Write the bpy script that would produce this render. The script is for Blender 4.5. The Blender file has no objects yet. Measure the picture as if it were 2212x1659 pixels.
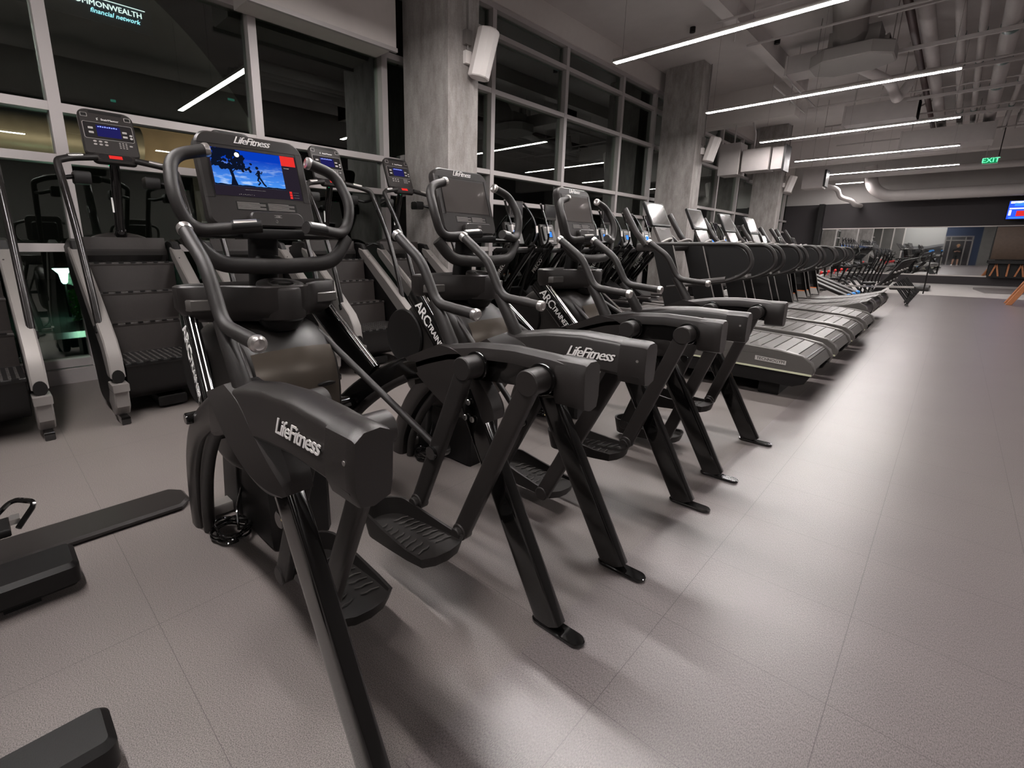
import bpy, bmesh, math, random
from mathutils import Vector, Matrix
R = math.radians
C = bpy.context.scene.collection
sc = bpy.context.scene

# ---------------------------------------------------------------- camera
cam_d = bpy.data.cameras.new('camera'); cam = bpy.data.objects.new('camera', cam_d); C.objects.link(cam)
PITCH, ROLL, YAW, CAMH = 0.2307, -0.0063, -0.7852, 1.25
fw = Vector((math.sin(YAW)*math.cos(PITCH), math.cos(YAW)*math.cos(PITCH), -math.sin(PITCH)))
rt = Vector((math.cos(YAW), -math.sin(YAW), 0)); dn = fw.cross(rt)
rt2 = rt*math.cos(ROLL)+dn*math.sin(ROLL); dn2 = dn*math.cos(ROLL)-rt*math.sin(ROLL)
cam.matrix_world = Matrix(((rt2.x, -dn2.x, -fw.x, 0), (rt2.y, -dn2.y, -fw.y, 0), (rt2.z, -dn2.z, -fw.z, CAMH), (0, 0, 0, 1)))
cam_d.sensor_fit = 'HORIZONTAL'; cam_d.sensor_width = 36; cam_d.lens = 1041.6/2212*36
cam_d.shift_x = 109.6/2212; cam_d.shift_y = -50.8/2212
cam_d.clip_start = 0.05; cam_d.clip_end = 300
sc.camera = cam

# ---------------------------------------------------------------- world and exposure
w = bpy.data.worlds.new('night'); sc.world = w; w.use_nodes = True
w.node_tree.nodes['Background'].inputs[0].default_value = (0.010, 0.022, 0.028, 1)
w.node_tree.nodes['Background'].inputs[1].default_value = 0.5
sc.view_settings.view_transform = 'Standard'; sc.view_settings.look = 'None'
sc.view_settings.exposure = 0.0; sc.view_settings.gamma = 1.0
sc.view_settings.use_curve_mapping = False
LIGHT_Y = [-6.5, -0.3, 3.35, 6.90, 10.53, 14.22, 17.93, 21.8]
STRIP = 180.0          # emission of the linear lamps

# ---------------------------------------------------------------- materials
MATS = {}
def nmat(name):
    m = bpy.data.materials.new(name); m.use_nodes = True; MATS[name] = m
    return m, m.node_tree, m.node_tree.nodes['Principled BSDF']
def mat(name, col, rough=0.5, metal=0.0, coat=0.0, bump=0.0, bscale=200.0, var=0.0, vscale=8.0, spec=0.5, emit=None, es=0.0):
    m, t, b = nmat(name)
    b.inputs['Base Color'].default_value = (*col, 1); b.inputs['Roughness'].default_value = rough
    b.inputs['Metallic'].default_value = metal; b.inputs['Coat Weight'].default_value = coat
    b.inputs['Coat Roughness'].default_value = 0.05
    b.inputs['Specular IOR Level'].default_value = spec
    if emit:
        b.inputs['Emission Color'].default_value = (*emit, 1); b.inputs['Emission Strength'].default_value = es
    tc = t.nodes.new('ShaderNodeTexCoord')
    if bump:
        n = t.nodes.new('ShaderNodeTexNoise'); n.inputs['Scale'].default_value = bscale; n.inputs['Detail'].default_value = 3
        bp = t.nodes.new('ShaderNodeBump'); bp.inputs['Strength'].default_value = bump; bp.inputs['Distance'].default_value = 0.002
        t.links.new(tc.outputs['Object'], n.inputs['Vector']); t.links.new(n.outputs['Fac'], bp.inputs['Height'])
        t.links.new(bp.outputs[0], b.inputs['Normal'])
    if var:
        n = t.nodes.new('ShaderNodeTexNoise'); n.inputs['Scale'].default_value = vscale; n.inputs['Detail'].default_value = 6
        mx = t.nodes.new('ShaderNodeMix'); mx.data_type = 'RGBA'
        mx.inputs[6].default_value = tuple(c*(1-var) for c in col)+(1,); mx.inputs[7].default_value = tuple(min(1, c*(1+var)) for c in col)+(1,)
        t.links.new(tc.outputs['Object'], n.inputs['Vector']); t.links.new(n.outputs['Fac'], mx.inputs[0]); t.links.new(mx.outputs[2], b.inputs['Base Color'])
    return m
def emat(name, col, s):
    m = bpy.data.materials.new(name); m.use_nodes = True; t = m.node_tree; t.nodes.clear()
    e = t.nodes.new('ShaderNodeEmission'); e.inputs[0].default_value = (*col, 1); e.inputs[1].default_value = s
    o = t.nodes.new('ShaderNodeOutputMaterial'); t.links.new(e.outputs[0], o.inputs[0]); MATS[name] = m
    return m
K = mat('matte_black_plastic', (.012, .0105, .010), .42, spec=.35, bump=.25, bscale=900)
KD = mat('dark_plastic', (.0050, .0045, .0045), .42, spec=.35, bump=.2, bscale=700)
KG = mat('gloss_black_paint', (.004, .0037, .0036), .12, coat=.6)
KR = mat('rubber_grip', (.017, .0148, .0142), .42, spec=.4, bump=.3, bscale=1200)
KP = mat('pearl_grey_plastic', (.021, .0182, .0174), .34, spec=.42, bump=.2, bscale=900)
HS = mat('satin_housing', (.013, .0112, .0102), .42, spec=.42, bump=.08, bscale=900)
HB = mat('bronze_housing_band', (.070, .057, .045), .30, metal=.35)
SV = mat('brushed_silver', (.62, .59, .57), .28, metal=.9)
SG = mat('silver_grey_paint', (.19, .175, .167), .42, metal=.25)
WT = mat('white_lettering', (.70, .68, .67), .5)
DIMT = mat('grey_lettering', (.30, .28, .27), .5)
SCR = mat('dark_glass_screen', (.012, .011, .012), .16, coat=.5, spec=.8)
SCL = mat('screen_film', (.075, .067, .064), .2, coat=.4)
YEL = mat('yellow_warning_sticker', (.75, .60, .30), .5)
BLU = mat('blue_film_edge', (.01, .10, .32), .35)
SLAT = mat('slat_rubber', (.075, .068, .064), .42, bump=.3, bscale=150)
RAILG = mat('rail_grey', (.10, .093, .088), .32, metal=.2)
RIB = mat('pedal_rib_rubber', (.045, .040, .038), .6)
KS = mat('satin_black_tube', (.010, .0088, .0084), .24, spec=.5)
STEP = mat('step_riser_plastic', (.019, .015, .0138), .5, bump=.3, bscale=120, var=.25, vscale=30)
AL = mat('window_aluminium', (.40, .37, .365), .45, metal=.15)
CEIL = mat('ceiling_paint', (.50, .465, .455), .9, bump=.3, bscale=40, var=.12, vscale=2)
PIPEM = mat('painted_pipe', (.38, .35, .34), .7, var=.08)
DUCTM = mat('painted_duct', (.42, .39, .38), .6, var=.05)
DRED = mat('dark_red_pipe', (.05, .022, .020), .6)
WALLD = mat('charcoal_wall_paint', (.026, .022, .024), .8, var=.1, vscale=3)
WALLW = mat('pale_wall_paint', (.35, .33, .32), .8, var=.06, vscale=3)
NAVY = mat('navy_wall_paint', (.006, .016, .045), .7)
SPK = mat('speaker_white', (.72, .68, .66), .55)
SOF = mat('soffit_paint', (.52, .48, .46), .75, var=.05)
WOOD = mat('orange_wood', (.36, .13, .045), .5, var=.35, vscale=25)
WOODB = mat('brown_cabinet_veneer', (.085, .055, .038), .5, var=.25, vscale=12)
MIR = mat('mirror', (.80, .82, .82), .015, metal=1.0)
RED = mat('red_plastic', (.65, .03, .03), .4)
BLP = mat('blue_plastic', (.02, .20, .55), .4)
LIME = mat('pale_lime_stripe', (.55, .56, .40), .4)
ORG = mat('orange_label', (.75, .20, .05), .5)
GRYL = mat('grey_label', (.42, .40, .38), .5)
LAMP = emat('linear_lamp_glow', (1.0, .945, .92), STRIP)
E_BLUE = emat('blue_display', (.03, .10, .9), 1.2)
E_IND = emat('indigo_display', (.03, .028, .20), .5)
E_LBL = emat('blue_text', (.25, .32, 1.0), 1.6)
E_RED = emat('red_display', (.85, .035, .03), .95)
E_SKY = emat('sky_blue_display', (.05, .25, .95), 1.3)
E_WHITE = emat('white_glow', (.95, .97, 1.0), 1.6)
E_GREEN = emat('green_exit_glow', (.0, .75, .22), 1.4)
E_EXIT = emat('exit_letter_glow', (.15, 1.0, .45), 1.6)
E_TEAL = emat('teal_exit_glow', (.05, .45, .36), .5)
E_SIGN = emat('cyan_sign_glow', (.35, .80, 1.0), 3.5)
E_SIGNW = emat('pale_sign_glow', (.80, .92, 1.0), 3.2)
E_LANT = emat('lantern_glow', (.55, 1.0, .95), 9.0)
E_DIMBL = emat('dim_screen', (.020, .015, .024), 1.0)
E_SIL = emat('silhouette', (.004, .007, .02), 1.0)

def make_sky_screen():
    m = bpy.data.materials.new('running_picture_sky'); m.use_nodes = True; t = m.node_tree; t.nodes.clear(); N = t.nodes.new
    tc = N('ShaderNodeTexCoord'); sp = N('ShaderNodeSeparateXYZ'); t.links.new(tc.outputs['Object'], sp.inputs[0])
    mr = N('ShaderNodeMapRange'); mr.inputs[1].default_value = 1.475; mr.inputs[2].default_value = 1.575
    t.links.new(sp.outputs[2], mr.inputs[0])
    mp = N('ShaderNodeMapping'); mp.inputs['Scale'].default_value = (10, 10, 45); t.links.new(tc.outputs['Object'], mp.inputs[0])
    n = N('ShaderNodeTexNoise'); n.inputs['Scale'].default_value = 2; n.inputs['Detail'].default_value = 5; t.links.new(mp.outputs[0], n.inputs['Vector'])
    cr = N('ShaderNodeValToRGB'); cr.color_ramp.elements[0].color = (.07, .30, .90, 1); cr.color_ramp.elements[1].color = (.002, .045, .50, 1)
    t.links.new(mr.outputs[0], cr.inputs[0])
    th = N('ShaderNodeMapRange'); th.inputs[1].default_value = .52; th.inputs[2].default_value = .68; t.links.new(n.outputs['Fac'], th.inputs[0])
    iv = N('ShaderNodeMath'); iv.operation = 'SUBTRACT'; iv.inputs[0].default_value = 1.0; t.links.new(mr.outputs[0], iv.inputs[1])
    mu = N('ShaderNodeMath'); mu.operation = 'MULTIPLY'; t.links.new(th.outputs[0], mu.inputs[0]); t.links.new(iv.outputs[0], mu.inputs[1])
    mx = N('ShaderNodeMix'); mx.data_type = 'RGBA'; mx.inputs[7].default_value = (.48, .66, .95, 1)
    t.links.new(mu.outputs[0], mx.inputs[0]); t.links.new(cr.outputs[0], mx.inputs[6])
    e = N('ShaderNodeEmission'); e.inputs[1].default_value = 1.0; t.links.new(mx.outputs[2], e.inputs[0])
    o = N('ShaderNodeOutputMaterial'); t.links.new(e.outputs[0], o.inputs[0])
    return m
SKYP = make_sky_screen()

def make_glass():
    m = bpy.data.materials.new('window_glass'); m.use_nodes = True; t = m.node_tree; t.nodes.clear(); N = t.nodes.new
    fr = N('ShaderNodeFresnel'); fr.inputs['IOR'].default_value = 2.3
    tr = N('ShaderNodeBsdfTransparent'); tr.inputs[0].default_value = (.66, .70, .64, 1)
    gl = N('ShaderNodeBsdfGlossy'); gl.inputs['Roughness'].default_value = .004; gl.inputs[0].default_value = (.84, .92, .88, 1)
    mx = N('ShaderNodeMixShader'); t.links.new(fr.outputs[0], mx.inputs[0]); t.links.new(tr.outputs[0], mx.inputs[1]); t.links.new(gl.outputs[0], mx.inputs[2])
    o = N('ShaderNodeOutputMaterial'); t.links.new(mx.outputs[0], o.inputs[0])
    return m
GLASS = make_glass()

def make_concrete():
    m, t, b = nmat('board_concrete'); N = t.nodes.new
    tc = N('ShaderNodeTexCoord'); mp = N('ShaderNodeMapping'); mp.inputs['Scale'].default_value = (2.2, 2.2, .7); t.links.new(tc.outputs['Object'], mp.inputs[0])
    n = N('ShaderNodeTexNoise'); n.inputs['Scale'].default_value = 3.5; n.inputs['Detail'].default_value = 10; n.inputs['Roughness'].default_value = .65; t.links.new(mp.outputs[0], n.inputs['Vector'])
    n2 = N('ShaderNodeTexNoise'); n2.inputs['Scale'].default_value = 60; n2.inputs['Detail'].default_value = 4; t.links.new(tc.outputs['Object'], n2.inputs['Vector'])
    cr = N('ShaderNodeValToRGB'); cr.color_ramp.elements[0].position = .35; cr.color_ramp.elements[0].color = (.26, .235, .225, 1); cr.color_ramp.elements[1].position = .68; cr.color_ramp.elements[1].color = (.43, .40, .385, 1)
    t.links.new(n.outputs['Fac'], cr.inputs[0])
    mx = N('ShaderNodeMix'); mx.data_type = 'RGBA'; mx.blend_type = 'MULTIPLY'; mx.inputs[0].default_value = .35
    t.links.new(cr.outputs[0], mx.inputs[6]); t.links.new(n2.outputs['Fac'], mx.inputs[7])
    t.links.new(mx.outputs[2], b.inputs['Base Color']); b.inputs['Roughness'].default_value = .75
    bp = N('ShaderNodeBump'); bp.inputs['Strength'].default_value = .35; bp.inputs['Distance'].default_value = .01; t.links.new(n2.outputs['Fac'], bp.inputs['Height']); t.links.new(bp.outputs[0], b.inputs['Normal'])
    return m
CONC = make_concrete()

def make_floor(name, base, alt, px, py, ox, oy, seam, grain, rough):
    """rubber tiles: speckle, faint cloudy wear and thin dark seams on a px by py grid"""
    m, t, b = nmat(name); N = t.nodes.new; L = t.links.new
    tc = N('ShaderNodeTexCoord')
    mp = N('ShaderNodeMapping'); mp.inputs['Scale'].default_value = grain; L(tc.outputs['Object'], mp.inputs[0])
    n = N('ShaderNodeTexNoise'); n.inputs['Scale'].default_value = 1; n.inputs['Detail'].default_value = 3; L(mp.outputs[0], n.inputs['Vector'])
    n2 = N('ShaderNodeTexNoise'); n2.inputs['Scale'].default_value = 1.6; n2.inputs['Detail'].default_value = 4; L(tc.outputs['Object'], n2.inputs['Vector'])
    cr = N('ShaderNodeValToRGB'); cr.color_ramp.elements[0].position = .34; cr.color_ramp.elements[0].color = (*alt, 1); cr.color_ramp.elements[1].position = .64; cr.color_ramp.elements[1].color = (*base, 1)
    L(n.outputs['Fac'], cr.inputs[0])
    mx = N('ShaderNodeMix'); mx.data_type = 'RGBA'; mx.blend_type = 'MULTIPLY'; mx.inputs[0].default_value = .30
    L(cr.outputs[0], mx.inputs[6])
    cr2 = N('ShaderNodeValToRGB'); cr2.color_ramp.elements[0].position = .3; cr2.color_ramp.elements[0].color = (.72, .66, .68, 1); cr2.color_ramp.elements[1].position = .7; cr2.color_ramp.elements[1].color = (1, .99, .95, 1)
    L(n2.outputs['Fac'], cr2.inputs[0]); L(cr2.outputs[0], mx.inputs[7])
    sp = N('ShaderNodeSeparateXYZ'); L(tc.outputs['Object'], sp.inputs[0])
    def line(out, p, o, wd):
        a = N('ShaderNodeMath'); a.operation = 'SUBTRACT'; a.inputs[1].default_value = o; L(out, a.inputs[0])
        q = N('ShaderNodeMath'); q.operation = 'PINGPONG'; q.inputs[1].default_value = p/2; L(a.outputs[0], q.inputs[0])
        c = N('ShaderNodeMath'); c.operation = 'LESS_THAN'; c.inputs[1].default_value = wd; L(q.outputs[0], c.inputs[0])
        return c
    a = line(sp.outputs[0], px, ox, .0011); c = line(sp.outputs[1], py, oy, .0011)
    mxx = N('ShaderNodeMath'); mxx.operation = 'MAXIMUM'; L(a.outputs[0], mxx.inputs[0]); L(c.outputs[0], mxx.inputs[1])
    sm = N('ShaderNodeMath'); sm.operation = 'MULTIPLY'; sm.inputs[1].default_value = seam; L(mxx.outputs[0], sm.inputs[0])
    m3 = N('ShaderNodeMix'); m3.data_type = 'RGBA'; m3.inputs[7].default_value = (.025, .022, .022, 1)
    L(sm.outputs[0], m3.inputs[0]); L(mx.outputs[2], m3.inputs[6]); L(m3.outputs[2], b.inputs['Base Color'])
    b.inputs['Roughness'].default_value = rough; b.inputs['Specular IOR Level'].default_value = .62
    bp = N('ShaderNodeBump'); bp.inputs['Strength'].default_value = .16; bp.inputs['Distance'].default_value = .0006
    L(n.outputs['Fac'], bp.inputs['Height']); L(bp.outputs[0], b.inputs['Normal'])
    return m
FL1 = make_floor('speckled_rubber_floor', (.220, .195, .186), (.070, .060, .057), .94, .94, -1.70, .26, .55, (330, 330, 330), .46)
FL2 = make_floor('grained_vinyl_tile_floor', (.200, .177, .175), (.085, .073, .073), .463, .472, -.512, 1.515, .6, (420, 150, 300), .33)
FL3 = make_floor('plain_rubber_floor', (.42, .40, .385), (.36, .34, .33), 3, 3, 0, 0, 0, (80, 80, 80), .5)

# ---------------------------------------------------------------- mesh helpers
def fillet(pts, rad, n=6):
    P = [Vector(p) for p in pts]; out = [P[0]]
    for i in range(1, len(P)-1):
        a, b, c = P[i-1], P[i], P[i+1]
        u = (a-b); v = (c-b); lu, lv = u.length, v.length
        r = min(rad, lu*.49, lv*.49); u.normalize(); v.normalize()
        p0 = b+u*r; p1 = b+v*r
        for k in range(n+1):
            t = k/n; out.append(p0*(1-t)**2+b*2*t*(1-t)+p1*t*t)
    out.append(P[-1]); return out
def rrect(w, h, r, cx=0, cy=0, n=5):
    rs = r if isinstance(r, (tuple, list)) else (r, r, r, r)      # radii: bl, br, tr, tl
    out = []
    for (sx, sy, a0), q in zip(((-1, -1, 180), (1, -1, 270), (1, 1, 0), (-1, 1, 90)), rs):
        for k in range(n+1):
            a = R(a0+90*k/n); out.append((cx+sx*(w/2-q)+q*math.cos(a), cy+sy*(h/2-q)+q*math.sin(a)))
    return out
def circ(r, n=20, cx=0, cy=0, ry=None):
    return [(cx+r*math.cos(2*math.pi*k/n), cy+(ry or r)*math.sin(2*math.pi*k/n)) for k in range(n)]
XZ = lambda y: Matrix(((1, 0, 0, 0), (0, 0, 1, y), (0, 1, 0, 0), (0, 0, 0, 1)))      # (s,t,d) -> x=s, z=t, y=y+d
XY = lambda z: Matrix(((1, 0, 0, 0), (0, 1, 0, 0), (0, 0, 1, z), (0, 0, 0, 1)))
YZ = lambda x: Matrix(((0, 0, 1, x), (1, 0, 0, 0), (0, 1, 0, 0), (0, 0, 0, 1)))      # s=y, t=z, d=x
def frame(o, s, t):
    s = Vector(s).normalized(); t = Vector(t); t = (t-s*t.dot(s)).normalized(); d = s.cross(t)
    return Matrix(((s.x, t.x, d.x, o[0]), (s.y, t.y, d.y, o[1]), (s.z, t.z, d.z, o[2]), (0, 0, 0, 1)))
ORGX = [0.0]
class MB:
    def __init__(s): s.v = []; s.f = []; s.mi = []; s.mats = []; s.cur = 0
    def m(s, material):
        if material not in s.mats: s.mats.append(material)
        s.cur = s.mats.index(material); return s
    def add(s, verts, faces):
        o = len(s.v); s.v += [Vector(p) for p in verts]
        for f in faces: s.f.append([o+i for i in f]); s.mi.append(s.cur)
        return s
    def loft(s, loops, cap=True, closed=True):
        n = len(loops[0]); vs = [p for l in loops for p in l]; fs = []
        for i in range(len(loops)-1):
            for j in range(n if closed else n-1):
                k = (j+1) % n; fs.append((i*n+j, i*n+k, (i+1)*n+k, (i+1)*n+j))
        if cap: fs.append(tuple(range(n))[::-1]); fs.append(tuple((len(loops)-1)*n+j for j in range(n)))
        return s.add(vs, fs)
    def ext(s, poly, M, d0, d1, bev=0):
        """extrude a 2D outline along the frame's third axis, with chamfered rims"""
        if bev:
            cx = sum(p[0] for p in poly)/len(poly); cy = sum(p[1] for p in poly)/len(poly)
            n = len(poly); ins = []
            for i in range(n):
                a, b, c = Vector(poly[i-1]), Vector(poly[i]), Vector(poly[(i+1) % n])
                e1 = (b-a); e2 = (c-b)
                if e1.length < 1e-7: e1 = e2
                if e2.length < 1e-7: e2 = e1
                e1.normalize(); e2.normalize()
                nn = Vector((e1.y+e2.y, -(e1.x+e2.x)))
                nn = nn.normalized() if nn.length > 1e-6 else Vector((0, 0))
                ins.append(nn)
            ar = sum(poly[i-1][0]*poly[i][1]-poly[i][0]*poly[i-1][1] for i in range(n))
            sg = 1 if ar > 0 else -1
            q = [(p[0]-sg*nn.x*bev, p[1]-sg*nn.y*bev) for p, nn in zip(poly, ins)]
            b2 = bev if d1 > d0 else -bev
            loops = [[M @ Vector((p[0], p[1], d)) for p in pl] for pl, d in ((q, d0), (poly, d0+b2), (poly, d1-b2), (q, d1))]
        else:
            loops = [[M @ Vector((p[0], p[1], d)) for p in poly] for d in (d0, d1)]
        return s.loft(loops)
    def box(s, x0, x1, y0, y1, z0, z1, bev=0):
        if bev: return s.ext([(x0, y0), (x1, y0), (x1, y1), (x0, y1)], XY(0), z0, z1, bev)
        return s.ext([(x0, y0), (x1, y0), (x1, y1), (x0, y1)], XY(0), z0, z1)
    def tube(s, path, r, n=12, r2=None, lat=None, cap=True, taper=None, sq=0):
        """round tube, or an oval/rounded bar when r2 and a lateral axis are given (r along lat, r2 across)"""
        P = [Vector(p) for p in path]; loops = []; prev = None
        for i, p in enumerate(P):
            t = (P[min(i+1, len(P)-1)]-P[max(i-1, 0)]).normalized()
            if lat is not None:
                a = Vector(lat); a = (a-t*a.dot(t)).normalized()
            else:
                if prev is None:
                    a = t.orthogonal().normalized()
                else:
                    a = (prev-t*prev.dot(t)).normalized()
            prev = a; b = t.cross(a)
            k = 1 if taper is None else taper[0]+(taper[1]-taper[0])*i/max(1, len(P)-1)
            lp = []
            for j in range(n):
                an = 2*math.pi*(j+.5)/n; ca, sa = math.cos(an), math.sin(an)
                if sq:
                    ca = math.copysign(abs(ca)**sq, ca); sa = math.copysign(abs(sa)**sq, sa)
                lp.append(p+a*ca*r*k+b*sa*(r2 or r)*k)
            loops.append(lp)
        return s.loft(loops, cap)
    def cyl(s, p0, p1, r, r1=None, n=20, bev=0):
        p0, p1 = Vector(p0), Vector(p1); t = (p1-p0).normalized(); a = t.orthogonal().normalized(); b = t.cross(a); r1 = r if r1 is None else r1
        def lp(p, q): return [p+(a*math.cos(2*math.pi*j/n)+b*math.sin(2*math.pi*j/n))*q for j in range(n)]
        if bev: return s.loft([lp(p0, r-bev), lp(p0+t*bev, r), lp(p1-t*bev, r1), lp(p1, r1-bev)])
        return s.loft([lp(p0, r), lp(p1, r1)])
    def lathe(s, prof, o, ax, n=24):
        ax = Vector(ax).normalized(); a = ax.orthogonal().normalized(); b = ax.cross(a); o = Vector(o)
        return s.loft([[o+ax*h+(a*math.cos(2*math.pi*j/n)+b*math.sin(2*math.pi*j/n))*max(q, 1e-4) for j in range(n)] for q, h in prof])
    def ell(s, c, rx, ry, rz, n=16, k=10):
        c = Vector(c); loops = []
        for i in range(k+1):
            t = math.pi*(i/k)*.998+.003; z = -math.cos(t); q = math.sin(t)
            loops.append([c+Vector((rx*q*math.cos(2*math.pi*j/n), ry*q*math.sin(2*math.pi*j/n), rz*z)) for j in range(n)])
        return s.loft(loops)
    def build(s, name, material=None, parent=None, label=None, smooth=38):
        me = bpy.data.meshes.new(name); ox = ORGX[0]
        me.from_pydata([(p.x-ox, p.y, p.z) for p in s.v], [], s.f)
        ms = s.mats if s.mats else [material]
        if s.mats and material is not None and material not in ms: ms = ms
        for m_ in ms: me.materials.append(m_)
        if s.mats: me.polygons.foreach_set('material_index', s.mi)
        me.update()
        bm = bmesh.new(); bm.from_mesh(me); bmesh.ops.recalc_face_normals(bm, faces=bm.faces); bm.to_mesh(me); bm.free()
        me.polygons.foreach_set('use_smooth', [True]*len(me.polygons))
        me.set_sharp_from_angle(angle=R(smooth)); me.update()
        o = bpy.data.objects.new(name, me); C.objects.link(o)
        if parent: o.parent = parent
        if label: o['label'] = label
        return o
_tx = {}
def textmesh(txt, size, shear=0, ext=.0006, space=1.0, xs=1.0):
    key = (txt, size, shear, ext, space)
    if key in _tx: return _tx[key]
    cu = bpy.data.curves.new('lettering', 'FONT'); cu.body = txt; cu.size = size; cu.shear = shear; cu.extrude = ext
    cu.align_x = 'CENTER'; cu.align_y = 'CENTER'; cu.space_character = space; cu.resolution_u = 2
    o = bpy.data.objects.new('tmp', cu); C.objects.link(o)
    bpy.context.view_layer.update(); dg = bpy.context.evaluated_depsgraph_get()
    me = bpy.data.meshes.new_from_object(o.evaluated_get(dg)); bpy.data.objects.remove(o); bpy.data.curves.remove(cu)
    vs = [tuple(v.co) for v in me.vertices]; fs = [tuple(p.vertices) for p in me.polygons]; bpy.data.meshes.remove(me)
    _tx[key] = (vs, fs); return _tx[key]
def addtext(mb, txt, size, M, shear=0, ext=.0006, space=1.0, bold=0):
    vs, fs = textmesh(txt, size, shear, ext, space)
    for k in range(2 if bold else 1):
        off = Vector((bold*k, 0, .00025*k))
        mb.add([M @ (Vector(v)+off) for v in vs], fs)
    return mb
def thing(name, label, cat, loc=(0, 0, 0), rotz=0, group=None):
    o = bpy.data.objects.new(name, None); C.objects.link(o); o.location = loc; o.rotation_euler = (0, 0, rotz)
    o.empty_display_size = .1; o['label'] = label; o['category'] = cat
    if group: o['group'] = group
    return o
def tag(o, label, cat, group=None, kind=None):
    o['label'] = label; o['category'] = cat
    if group: o['group'] = group
    if kind: o['kind'] = kind
    return o
def struct(o): o['kind'] = 'structure'; return o
KIDS = {}
def copy_tree(o, parent=None):
    c = o.copy(); C.objects.link(c); c.parent = parent
    for ch in [q for q in bpy.data.objects if q.parent == o]: copy_tree(ch, c)
    return c
def dup(o, loc, label, rotz=None, group=None):
    c = copy_tree(o); c.location = loc; c['label'] = label
    if rotz is not None: c.rotation_euler = (0, 0, rotz)
    if group: c['group'] = group
    return c
def interp(pts, x):
    pts = sorted(pts)
    for (a, b), (c, d) in zip(pts, pts[1:]):
        if x <= c or (c, d) == pts[-1]: return b+(d-b)*(x-a)/(c-a)
def smooth_curve(pts, n=6):
    """Catmull-Rom through the points"""
    P = [Vector(p) for p in pts]; P = [P[0]*2-P[1]]+P+[P[-1]*2-P[-2]]; out = []
    for i in range(1, len(P)-2):
        for k in range(n):
            t = k/n; a, b, c, d = P[i-1], P[i], P[i+1], P[i+2]
            out.append(.5*((2*b)+(c-a)*t+(2*a-5*b+4*c-d)*t*t+(-a+3*b-3*c+d)*t**3))
    out.append(P[-2]); return out
# ================================================================ THE SETTING
WX = -5.65; Y0, Y1 = -8.0, 26.3; XR = 7.5; ZC = 5.3
struct(MB().m(FL1).box(WX-.2, -.765, Y0, 19.3, -.06, 0).m(FL2).box(-.765, XR, Y0, 19.3, -.06, 0).m(FL3).box(WX-.2, XR, 19.3, Y1+.2, -.06, 0).build('floor'))
struct(MB().box(WX-.3, XR+.1, Y0-.1, Y1+.2, ZC, ZC+.15).build('ceiling', CEIL))
struct(MB().box(XR, XR+.15, Y0, Y1, 0, ZC).build('wall_right', mat('dim_wall_paint', (.11, .10, .098), .8)))
# far wall: dark plinth, dark upper band, pale strip above, corner pier
mb = MB().m(WALLD).box(WX-.2, XR, Y1, Y1+.15, 0, 3.12).m(WALLW).box(WX-.2, XR, Y1, Y1+.15, 3.12, ZC)
struct(mb.build('wall_far'))
struct(MB().box(-4.45, -4.28, 25.9, Y1, 0, 3.12).build('trim_1', KD))
struct(MB().box(-4.25, XR, Y1-.10, Y1, .30, .345).box(-4.25, XR, Y1-.06, Y1, 2.09, 2.125).build('trim_2', SOF))
struct(MB().box(-4.25, XR, Y1-.16, Y1, 0, .30).build('baseboard_far', WALLD))
mat('grey_panel', (.11, .105, .10), .8, var=.15, vscale=3)
MURAL = mat('mural_paint', (.10, .10, .105), .7)
_t = MURAL.node_tree; _n = _t.nodes.new('ShaderNodeTexNoise'); _n.inputs['Scale'].default_value = 1.4; _n.inputs['Detail'].default_value = 3; _n.inputs['Distortion'].default_value = 1.5
_c = _t.nodes.new('ShaderNodeValToRGB'); _c.color_ramp.interpolation = 'CONSTANT'; _c.color_ramp.elements[0].color = (.02, .02, .022, 1); _c.color_ramp.elements[1].position = .50; _c.color_ramp.elements[1].color = (.12, .12, .125, 1)
_e = _c.color_ramp.elements.new(.60); _e.color = (.28, .275, .27, 1)
_t.links.new(_n.outputs['Fac'], _c.inputs[0]); _t.links.new(_c.outputs[0], _t.nodes['Principled BSDF'].inputs['Base Color'])
# back wall (seen in the mirror): charcoal with a navy stretch and a glazed door
mb = MB().m(MURAL).box(-3.6, -.9, Y0-.15, Y0, 0, 3.3).m(MATS['grey_panel']).box(WX-.2, -3.6, Y0-.15, Y0, 0, 3.3).m(SOF).box(-5.2, -5.12, Y0, Y0+.03, 0, 3.3).box(-4.4, -4.32, Y0, Y0+.03, 0, 3.3).box(-3.64, -3.56, Y0, Y0+.03, 0, 3.3).m(NAVY).box(-.9, 1.3, Y0-.15, Y0, 2.45, 3.3).box(.85, 1.3, Y0-.15, Y0, 0, 2.45)
mb.m(MATS['grey_panel']).box(1.3, XR, Y0-.15, Y0, 0, 3.3).box(WX-.2, XR, Y0-.15, Y0, 3.3, ZC)
struct(mb.build('wall_back'))
dr = struct(MB().box(-.9, -.82, Y0-.1, Y0+.03, 0, 2.45).box(.77, .85, Y0-.1, Y0+.03, 0, 2.45).box(-.9, .85, Y0-.1, Y0+.03, 2.05, 2.12).box(-.9, .85, Y0-.1, Y0+.03, 2.38, 2.45)
            .box(-.55, -.49, Y0-.1, Y0+.03, 0, 2.45).box(.35, .41, Y0-.1, Y0+.03, 0, 2.45).build('door_1', SG))
MB().box(-.82, .77, Y0-.12, Y0-.08, 0, 2.4).build('door_pane', SCR, dr)
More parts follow.
